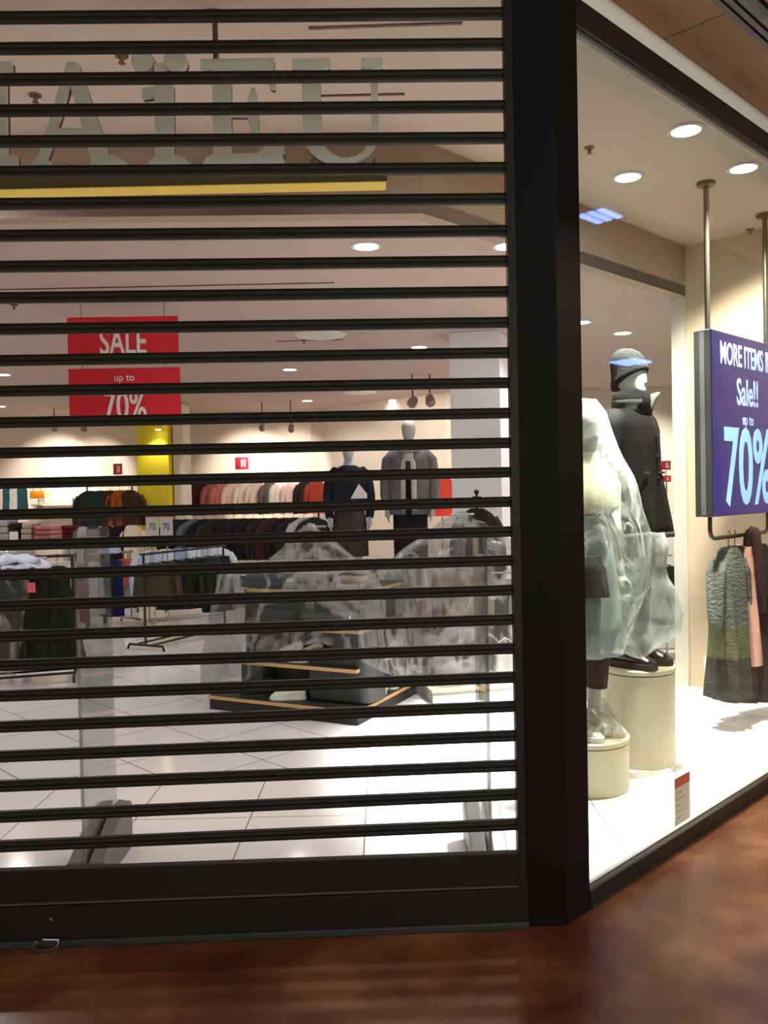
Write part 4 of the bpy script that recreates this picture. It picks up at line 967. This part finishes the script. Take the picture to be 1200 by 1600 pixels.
# price card holder on the window floor
hq = on_z(1055, 1303, 0)
hq = W0+D*((hq-W0).dot(D))-NR*.09
hd = thing('price_card_holder', 'clear card holder with a red and white price card on the display floor', 'card holder', (hq.x, hq.y, .0), ANG)
w_ = .155; hh = .30
MB().box((w_/2, .0, hh/2+.004), (w_, .003, hh)).build('clear_back', acrylic('holder_acrylic', .06), hd)
MB().box((w_/2, .02, .004), (w_, .07, .008)).build('clear_foot', acrylic('holder_acrylic_foot', .12), hd)
pc = MB().box((w_/2, -.004, .125), (w_-.01, .002, .235)).build('price_card', mat('card_white', (226, 220, 206), .6, var=.05), hd)
MB().box((w_/2, -.0055, .222), (w_-.012, .0015, .045)).build('red_band', mat('card_red', (196, 62, 52), .6), pc)
for i, (a, b) in enumerate(((.07, .012), (.09, .01), (.05, .01), (.08, .008), (.06, .008))):
    MB().box((.012+a/2, -.0055, .175-i*.028), (a, .0012, b*.6)).build('print_line', mat('print_grey', (176, 170, 158), .7), pc)

# things behind the display, seen past the coat
q = on_z(1040, 1010, 0)
t = thing('white_cabinet', 'white cabinet behind the display window, right of the black coat', 'cabinet', (q.x+.1, 8.3, 0))
MB().box((0, 0, .62), (.9, .5, 1.24)).build('carcass', M_white, t, bevel=.005)
for s in (-1, 1):
    dd = MB().box((s*.22, -.256, .62), (.43, .014, 1.2)).build('door', mat('cabinet_door', (240, 238, 232), .5), t, bevel=.003)
    MB().box((s*.04, -.27, .7), (.012, .016, .14)).build('door_handle', M_steel, dd)
q = on_y(1040, 868, 7.7)
garment('hanging_trousers', 'black trousers hanging behind the plastic bag next to the white end post', (q.x, q.y, q.z), R(10), 'skirt', (20, 20, 20), L=.62, W=.24, D_=.06)
t = thing('garment_stand', 'slim stand holding the black trousers behind the display', 'clothes rack', (q.x, q.y, 0))
MB().tube([(0, 0, .01), (0, 0, q.z-.02), (0, -.001, q.z-.01), (0, 0, q.z)], .01, 8).build('post', M_steel, t)
MB().tube([(-.06, 0, q.z+.0), (.06, 0, q.z+.0)], .008, 8).build('arm', M_steel, t)
MB().lathe([(.15, 0), (.15, .012), (.03, .02)], n=24).build('base', M_steel, t, smooth=True)
track_spot(1105, 520, 7.4, (2.62, 8.1, .9), 'added track spotlight hidden behind the display end wall, brightening the white cabinet', 420)  # hidden spot added to brighten the cabinet
track_spot(1003, 606, 10.6, (3.6, 12.5, 1.7), 'track spotlight added right of the knitted hat to brighten the far wall', 800)  # spot added as a wash for the far wall

# ------------------------------------------------------------------ covered shoe table
g0 = on_z(560, 1135, 0); gl = on_z(325, 1108, 0)
ux = Vector((g0.x-gl.x, g0.y-gl.y, 0)); LA = ux.length; ux.normalize(); uy = Vector((-ux.y, ux.x, 0)); GA = math.atan2(ux.y, ux.x)
gon = thing('shoe_display', 'stepped dark shoe display with wooden shelf edges under clear plastic', 'display stand', (gl.x, gl.y, 0), GA)
LB = 1.0
def gz(px, py, dd=5.75): return on_y(px, py, dd).z
sh = [(.075, .0, LA, .0), (.33, .10, LA-.05, .08), (.585, .18, LA-.05, .14), (.84, .22, LA-.08, .2)]
MB().box((LA/2, LB/2, .035), (LA-.02, LB-.02, .07)).build('plinth_base', mat('base_black', (34, 33, 32), .6), gon)
MB().box((LA/2+.02, LB/2+.06, .46), (LA-.26, LB-.44, .78)).build('core', M_dark, gon)
for z, a0, a1, inset in sh:
    o = MB().box(((a0+a1)/2, (inset+LB-.02)/2, z+.012), (a1-a0, LB-inset-.02, .024)).build('shelf', M_wood, gon, bevel=.003)
    MB().box(((a0+a1)/2, (inset+LB-.02)/2, z+.0255), (a1-a0-.012, LB-inset-.04, .003)).build('shelf_top', M_dark, o)
# rounded dark panel at the near corner
pw = .46
pts = [(LA-pw, .13), (LA-.05, .13), (LA+.0, .16), (LA+.02, .24), (LA+.02, .40), (LA-pw, .40)]
MB().slab(pts, .105, .46).build('corner_panel', mat('corner_charcoal', (48, 50, 50), .5, var=.08), gon, bevel=.02)
MB().box((.30, .25, .22), (.18, .24, .25)).build('side_panel', M_dark, gon)
def g_at(a, b, z): p = Vector((gl.x, gl.y, 0))+ux*a+uy*b; return (p.x, p.y, z)
def shoe_thing(label, a, b, z, rz, rgb, sole=(236, 234, 226), L=.25, hgt=.115):
    t = thing('shoe', label, 'shoe', g_at(a, b, z), rz, 'shoes on the covered display')
    u, s = MB(), MB(); shoe(u, s, 0, 0, 0, L, hgt, .022, .043)
    o = u.build('upper', mat('shoe_%d_%d_%d' % rgb, rgb, .5), t, smooth='all'); s.build('sole', mat('shoe_sole_%d' % sole[0], sole, .6), t, bevel=.003)
    MB().box((0, .09, .1), (.05, .03, .02)).build('heel_collar', M_dark, o)
    for j in range(3): MB().box((0, -.0-.02*j, .10-.012*j), (.04, .006, .005)).build('lace', M_paper, o)
    return t
shoe_thing('white trainer on the lowest shelf left of the dark corner panel', .62, .11, .102, GA-R(62), (226, 226, 222))
shoe_thing('black shoe on the lowest shelf at the left of the white trainer', .36, .11, .102, GA-R(50), (26, 26, 26), (40, 40, 40))
shoe_thing('white trainer on the middle shelf left of the dark corner panel', .56, .19, .357, GA-R(70), (222, 222, 218))
shoe_thing('pale shoe beside the white trainer on the middle shelf', .72, .2, .357, GA-R(70), (196, 188, 176))
shoe_thing('beige shoe on the lowest shelf right of the dark corner panel', LA-.09, .52, .102, GA+R(20), (196, 182, 160))
shoe_thing('tan shoe on the lowest shelf at the far right side', LA-.09, .74, .102, GA+R(20), (170, 150, 124))
shoe_thing('grey shoe on the middle shelf at the right side', LA-.14, .6, .357, GA+R(20), (130, 128, 124))
shoe_thing('pale trainer on the middle shelf at the far right side', LA-.14, .82, .357, GA+R(20), (206, 204, 200))
# bags and folded clothes on top
M_blue = fabric((60, 68, 96))
for a, b, w, d, h, c, rz, nm, lb_ in [(.30, .35, .34, .24, .10, (62, 66, 84), 10, 'folded_jeans', 'dark blue folded jeans at the left on the covered shoe display'), (.68, .36, .36, .24, .09, (70, 72, 74), -4, 'folded_sweater', 'dark grey folded sweater at the front on the covered shoe display'),
                                      (.55, .62, .22, .2, .15, (206, 190, 120), 20, 'handbag', 'pale yellow bag on the covered shoe display'), (.25, .7, .3, .26, .14, (176, 150, 146), 5, 'folded_sweater', 'dusty pink folded sweater at the back of the covered shoe display'),
                                      (.9, .62, .26, .26, .12, (120, 112, 104), -12, 'folded_sweater', 'taupe folded sweater at the right on the covered shoe display'), (.98, .4, .22, .2, .08, (160, 146, 130), 8, 'folded_sweater', 'beige folded sweater by the near corner of the covered shoe display'),
                                      (.42, .215, .40, .12, .10, (56, 60, 66), 2, 'folded_jeans', 'charcoal folded jeans on the third shelf at the left of the shoe display'), (.88, .215, .40, .12, .10, (64, 64, 62), -2, 'folded_jeans', 'dark grey folded jeans on the third shelf above the corner panel')]:
    m = MB(); nl = max(2, int(h/.035))
    for j in range(nl): m.box((random.uniform(-.012, .012), random.uniform(-.01, .01), h*(j+.5)/nl), (w*random.uniform(.93, 1), d*random.uniform(.93, 1), h/nl-.003), R(random.uniform(-4, 4)))
    tag(m.build(nm, fabric(c), bevel=.014, loc=g_at(a, b, .868 if b > .25 else .613), rz=GA+R(rz)), lb_, 'bag' if nm == 'handbag' else 'clothing')
# two stands holding the sheet up
def tee_stand(p, h, label, m=M_steel):
    t = thing('display_stand', label, 'stand', p)
    MB().tube([(0, 0, .012), (0, 0, h)], .01, 10).build('post', m, t, smooth=True)
    MB().tube([(-.09, 0, h-.02), (.09, 0, h-.02)], .01, 10).build('crossbar', m, t, smooth=True)
    MB().lathe([(.10, 0), (.10, .01), (.02, .016)], n=24).build('base', m, t, smooth=True)
    return t
pk = g_at(.47, .78, .868)
tee_stand(pk, on_y(440, 818, pk[1]).z-.868-.01, 'slim stand holding up the dust sheet over the shoe display')
# the big sheet
def drape(name, label, c, ax, half_a, half_b, ztop, hem, bumps, m, seed, wr=.03, na=112, ns=34, spread=.12, e=3.2):
    rows = []; ay = Vector((-ax.y, ax.x, 0))
    for j in range(ns+1):
        q = j/ns; row = []
        for i in range(na):
            a = 2*PI*i/na; ca, sa = math.cos(a), math.sin(a)
            rr_ = (abs(ca)**e+abs(sa)**e)**(-1/e)
            if q < .5:
                w = q/.5; rho = max(.01, w)*.97; fall = .04*w**4
            else:
                w = (q-.5)/.5; rho = .97+.05*math.sin(min(1, w*3)*PI/2)+spread*w+.05*w*math.sin(9*a+seed+w)+.03*w*math.sin(17*a-seed); fall = .04+w*.96
            x, y = half_a*rho*rr_*ca, half_b*rho*rr_*sa
            zt = ztop
            for bx, by, bh, bs in bumps: zt = max(zt, ztop+bh-math.hypot(x-bx, y-by)*bs) if bs > 0 else zt
            h_ = hem(a); z = zt-(zt-h_)*fall if q >= .5 else zt-(ztop-h_)*fall*.5
            p = ax*x+ay*y; row.append((p.x, p.y, z))
        rows.append(row)
    return sheet_rows(name, label, rows, m, wr, 4.5, seed, c, 0, closed=True)
ctr_ = Vector(g_at(LA/2, LB/2, 0))
def hem_g(a):
    # angles: 0 towards the near corner's right end, -90 front
    d = math.degrees(a) % 360
    f = lambda c, w: math.exp(-((d-c+180) % 360-180)**2/(2*w*w))
    return .10+.36*f(300, 22)+.14*f(270, 30)+.12*f(345, 20)
drape('dust_sheet', 'large clear plastic sheet draped over the dark shoe display', (ctr_.x, ctr_.y, 0), ux, LA/2+.06, LB/2+.06, 1.02, hem_g,
      [(-.17, .26, on_y(440, 818, pk[1]).z-1.02+.02, .85)], P_sheet, 2.6)

# --- covered clothes right of the shoe table
def d_at(px, py, y): return on_y(px, py, y)
q = d_at(722, 880, 6.55)
tk = thing('bust_form', 'bust form in a beige knit with a rolled collar under plastic', 'bust form', (q.x, q.y, 0))
MB().lathe([(.14, 0), (.14, .012), (.03, .02)], n=24).build('base', M_steel, tk, smooth=True)
MB().tube([(0, 0, .015), (0, 0, .55)], .012, 10).build('post', M_steel, tk)
zz = q.z
loft_cloth('torso', tk, fabric((140, 128, 112)), [(.5, .15, .11, 0, .3), (.6, .17, .125, 0, .3), (.75, .15, .11, 0, .2), (.9, .165, .125, 0, .1), (zz-.08, .17, .11, 0, 0), (zz-.03, .12, .08, 0, 0), (zz, .065, .06, 0, 0)], 1, .05)
for s in (-1, 1): MB().tube([(s*.13, 0, zz-.06), (s*.18, 0, zz-.12), (s*.20, -.01, zz-.3), (s*.19, -.04, zz-.5)], [.05, .055, .045, .04], 14).build('sleeve', fabric((140, 128, 112)), tk, smooth='all')
MB().tube([(.075*math.cos(2*PI*i/20), .07*math.sin(2*PI*i/20)-.015, zz+.0+.012*math.sin(2*PI*i/20)) for i in range(21)], .026, 10, caps=False).build('rolled_collar', fabric((196, 182, 156)), tk, smooth='all')
q2 = d_at(788, 890, 6.7)
garment('hanging_coat', 'grey coat with dark edge under plastic beside the corner post', (q2.x, q2.y, q2.z), R(-25), 'coat', (120, 120, 118), L=.8, W=.3, D_=.1, open_front=(30, 30, 30))
stq = tee_stand((q2.x, q2.y, 0), q2.z-.004, 'slim stand under the grey coat beside the corner post')
q3 = d_at(672, 930, 6.9)
garment('hanging_blouse', 'pale pink blouse under plastic left of the beige bust form', (q3.x, q3.y, q3.z+.05), R(10), 'top', (180, 150, 146), L=.6, W=.3, D_=.09)
tee_stand((q3.x, q3.y, 0), q3.z+.046, 'slim stand under the pale pink blouse')
# low shelf of bags at floor level below
q4 = on_z(735, 1095, 0)
low = thing('low_display', 'low wooden shelf with bags under plastic by the corner post', 'display stand', (q4.x+.02, q4.y+.25, 0), R(12))
MB().box((0, 0, .04), (.72, .5, .08)).build('plinth_base', mat('base_grey', (196, 192, 186), .6), low)
MB().box((0, 0, .09), (.74, .52, .018)).build('shelf', mat('pale_shelf', (190, 176, 156), .6), low)
for i, (dx, c, lb_) in enumerate([(-.2, (150, 150, 152), 'grey handbag on the low shelf under plastic, left one'), (.06, (90, 84, 76), 'brown handbag on the low shelf under plastic, middle one'), (.28, (190, 186, 180), 'pale handbag on the low shelf under plastic, right one')]):
    t = thing('handbag', lb_, 'bag', (q4.x+.02+dx, q4.y+.2+dx*.21, .104), R(12))
    MB().box((0, 0, .1), (.2, .11, .2), top=.82).build('bag_body', fabric(c), t, bevel=.02)
    MB().tube([(-.06, 0, .19), (-.05, 0, .28), (0, 0, .31), (.05, 0, .28), (.06, 0, .19)], .007, 6).build('handle', fabric(c), t, smooth=True)
cq = d_at(735, 900, 6.75)
def hem_r(a): return .045+.03*math.sin(3*a)
drape('dust_sheet', 'clear plastic sheet over the beige bust form and the coat by the corner post', (cq.x-.10, cq.y, 0), Vector((1, .1, 0)).normalized(), .56, .42, 1.05, hem_r,
      [(.05, .0, on_y(720, 797, 6.75).z-1.05, .6)], P_sheet, 5.2, e=2.6)
tee_stand((cq.x-.05, cq.y+.02, 0), on_y(720, 797, 6.75).z-.015, 'slim stand holding up the dust sheet by the white pillar')
# black jacket on a stand behind
q5 = d_at(745, 786, 7.3)
bj = garment('hanging_jacket', 'black jacket on a stand in front of the white pillar', (q5.x, q5.y, q5.z+.03), R(-5), 'coat', (30, 29, 30), L=.75, W=.32, D_=.1)
t = thing('garment_stand', 'dark stand with a small finial carrying the black jacket', 'clothes rack', (q5.x, q5.y, 0))
MB().tube([(0, 0, .01), (0, 0, q5.z+.085)], .011, 8).build('post', M_matblack, t)
MB().ball((0, 0, q5.z+.095), .022).build('finial', M_matblack, t, smooth=True)
MB().tube([(-.04, 0, q5.z+.05), (.04, 0, q5.z+.05)], .008, 8).build('crossbar', M_matblack, t)
MB().lathe([(.14, 0), (.14, .012), (.03, .02)], n=24).build('base', M_matblack, t, smooth=True)

# ------------------------------------------------------------------ mannequins behind the table, on a long podium
hp = .52; ym = 8.6
xa_, xb_ = on_y(525, 900, ym).x-.35, on_y(650, 900, ym).x+.35
struct_p = thing('podium', 'white podium under the two mannequins behind the covered shoe display', 'podium', ((xa_+xb_)/2, ym, 0))
MB().box((0, 0, (hp-.03)/2), (xb_-xa_, .8, hp-.03)).build('carcass', M_white, struct_p, bevel=.004)
MB().box((0, 0, hp-.015), (xb_-xa_+.03, .83, .03)).build('top_board', mat('podium_top', (222, 220, 216), .5), struct_p, bevel=.004)
qa = on_y(546, 800, ym)
m3 = thing('mannequin', 'grey mannequin in a navy top with a white triangle and a dark skirt', 'mannequin', (qa.x, ym, hp), R(4))
k3 = .885
body(m3, M_manng, 1.76*k3)
F_nv = fabric((36, 36, 50))
loft_cloth('navy_top', m3, F_nv, [(.98, .19, .135, 0, .6), (1.05, .185, .13, 0, .6), (1.2, .19, .14, 0, .3), (1.33, .2, .145, 0, .2), (1.41, .19, .11, 0, 0), (1.45, .13, .08, 0, 0), (1.475, .075, .065, 0, 0)], k3, .06, seed=3)
sleeve_pair(m3, F_nv, ARM, [.05, .068, .07, .06, .055, .045], k3)
zt3 = 1.26*k3
MB().plate([(.01, -.133, zt3-.145), (.175, -.133, zt3-.145), (.175, -.133, zt3-.10), (.095, -.135, zt3+.0)], (0, -.012, 0)).build('white_triangle', M_paper, m3)
loft_cloth('dark_skirt', m3, fabric((58, 58, 56)), [(.44, .21, .17, 0, 1), (.6, .205, .16, 0, 1), (.85, .19, .14, 0, .5), (1.0, .165, .12, 0, .2)], k3, .08, seed=2)
qb = on_y(641, 800, ym)
m4 = thing('mannequin', 'white mannequin in an open grey jacket with a black tie strip', 'mannequin', (qb.x, ym, hp), R(-6))
k4 = 1.0
body(m4, M_mann, 1.76*k4)
F_gj = fabric((110, 110, 112))
loft_cloth('grey_jacket', m4, F_gj, [(.80, .23, .16, 0, .8), (.95, .22, .155, 0, .8), (1.1, .2, .14, 0, .4), (1.25, .205, .15, 0, .3), (1.36, .21, .145, 0, .2), (1.42, .2, .12, 0, 0), (1.46, .14, .09, 0, 0), (1.49, .085, .075, 0, 0)], k4, .06, seed=6)
sleeve_pair(m4, F_gj, ARM, [.05, .074, .076, .066, .06, .05], k4)
loft_cloth('white_shirt_front', m4, fabric((196, 192, 184)), [(.84, .075, .02, -.155, .2), (1.1, .08, .02, -.135, .2), (1.3, .075, .02, -.145, .2), (1.42, .05, .02, -.11, 0), (1.47, .03, .015, -.08, 0)], k4, .02)
loft_cloth('black_tie_strip', m4, fabric((22, 20, 20)), [(.80, .03, .012, -.182, 0), (1.1, .028, .012, -.162, 0), (1.33, .024, .012, -.165, 0)], k4, 0)
MB().rings([[((r_)*math.cos(a)*k4, (r_*.9*math.sin(a)-.02)*k4, (z_+.015*math.sin(a))*k4) for a in [2*PI*i/28 for i in range(28)]] for z_, r_ in ((1.43, .13), (1.48, .11), (1.52, .10), (1.50, .12))], caps=False).build('grey_scarf', fabric((150, 150, 150)), m4, smooth='all', solid=.012)
loft_cloth('black_trousers', m4, fabric((30, 30, 30)), [(.25, .17, .1, 0, .3), (.6, .175, .11, 0, .3), (.85, .175, .125, 0, .2), (.95, .17, .12, 0, 0)], k4, .05)
# coral coat right of the grey jacket
q6 = on_y(690, 742, 11.2)
garment('hanging_coat', 'bright coral coat hanging between the grey jacket and the white pillar', (q6.x, q6.y, q6.z+.06), R(12), 'coat', (232, 84, 66), L=.6, W=.3, D_=.1)
t = thing('garment_stand', 'slim stand carrying the bright coral coat', 'clothes rack', (q6.x, q6.y, 0))
MB().tube([(0, 0, .01), (0, 0, q6.z+.055)], .011, 8).build('post', M_steel, t); MB().lathe([(.14, 0), (.14, .012), (.03, .02)], n=24).build('base', M_steel, t, smooth=True)
MB().tube([(-.05, 0, q6.z+.052), (.05, 0, q6.z+.052)], .008, 8).build('crossbar', M_steel, t)

# ------------------------------------------------------------------ shopping street lights, and fill lights added out of view
M_mlens = emissive('street_lamp_lens', (120, 150, 255), 12)
def mirror_point(px, py, dist):
    """where a lamp must hang for its reflection in the shop window to fall at a pixel"""
    q = on_plane(px, py, W0, NR); d = (q-O).normalized(); d = d-NR*(2*d.dot(NR)); return q+d*dist
for px, py, z, lb_ in [(937, 338, 5.15, 'cool white louvred ceiling light over the shopping street, reflected beside the post'), (985, 566, 3.05, 'cool white louvred light hung lower over the shopping street')]:
    q = on_plane(px, py, W0, NR); d = (q-O).normalized(); d = d-NR*(2*d.dot(NR)); p = q+d*((z-q.z)/d.z)
    t = thing('street_ceiling_light', lb_, 'ceiling light', (p.x, p.y, z), ANG)
    w = .034*(p-q).length+.1
    for k in range(3): MB().box((0, (-1+k)*w*.36, 0), (w*1.2, w*.2, .02)).build('tube', M_mlens, t)
    MB().box((0, 0, .03), (w*1.3, w*1.15, .03)).build('housing', M_grey, t)
    if z < 5: MB().tube([(0, 0, .04), (0, 0, 5.19-z)], .01, 6).build('suspension_rod', M_steel, t)
def area(loc, size, watts, color, aim):
    l = bpy.data.lights.new('street_fill', 'AREA'); l.shape = 'DISK'; l.size = size; l.energy = watts; l.color = color
    o = bpy.data.objects.new('street_fill', l); COL.objects.link(o); o.location = loc
    o.rotation_euler = (Vector(aim)-Vector(loc)).to_track_quat('-Z', 'Y').to_euler(); return o
area((4.4, -1.2, 3.3), .8, 110, (.9, 1, .96), (2.2, 4.2, 3.0))  # unseen cool fill, added to brighten the fascia band and letters
area((5.2, 3.2, 5.1), .5, 270, (1, .62, .36), (3.6, 2.9, 0))  # unseen warm fill, added to brighten the stone floor
# the lit shop front across the street
M_opp = emissive('opposite_shop_window', (255, 238, 214), 2.8)
for k, x in enumerate((-7.2, -4.6, -2.0, .6, 3.2, 5.8)):
    o = bpy.data.objects.new('window_%d' % (2+k), None); COL.objects.link(o); struct(o); o.location = (x+.7, -6.99, 0)
    MB().box((0, 0, 1.7), (2.3, .03, 2.9)).build('lit_pane', M_opp, o)
    for s in (-1, 1): MB().box((s*1.2, .02, 1.7), (.1, .07, 3.1)).build('window_frame', M_black, o)
    MB().box((0, .02, 3.2), (2.3, .07, .1)).build('window_frame', M_black, o)
    MB().box((0, .02, .2), (2.3, .07, .1)).build('window_frame', M_black, o)

# ------------------------------------------------------------------ world, view
w = bpy.data.worlds.new('world'); SC.world = w; w.use_nodes = True
bg = w.node_tree.nodes['Background']; bg.inputs[0].default_value = (1, .8, .6, 1); bg.inputs[1].default_value = .02
vs = SC.view_settings; vs.view_transform = 'Standard'; vs.look = 'None'; vs.gamma = 1; vs.use_curve_mapping = False; vs.exposure = 0
cy = SC.cycles; cy.transparent_max_bounces = 32; cy.max_bounces = 10; cy.diffuse_bounces = 5; cy.sample_clamp_indirect = 6; cy.caustics_reflective = False; cy.caustics_refractive = False
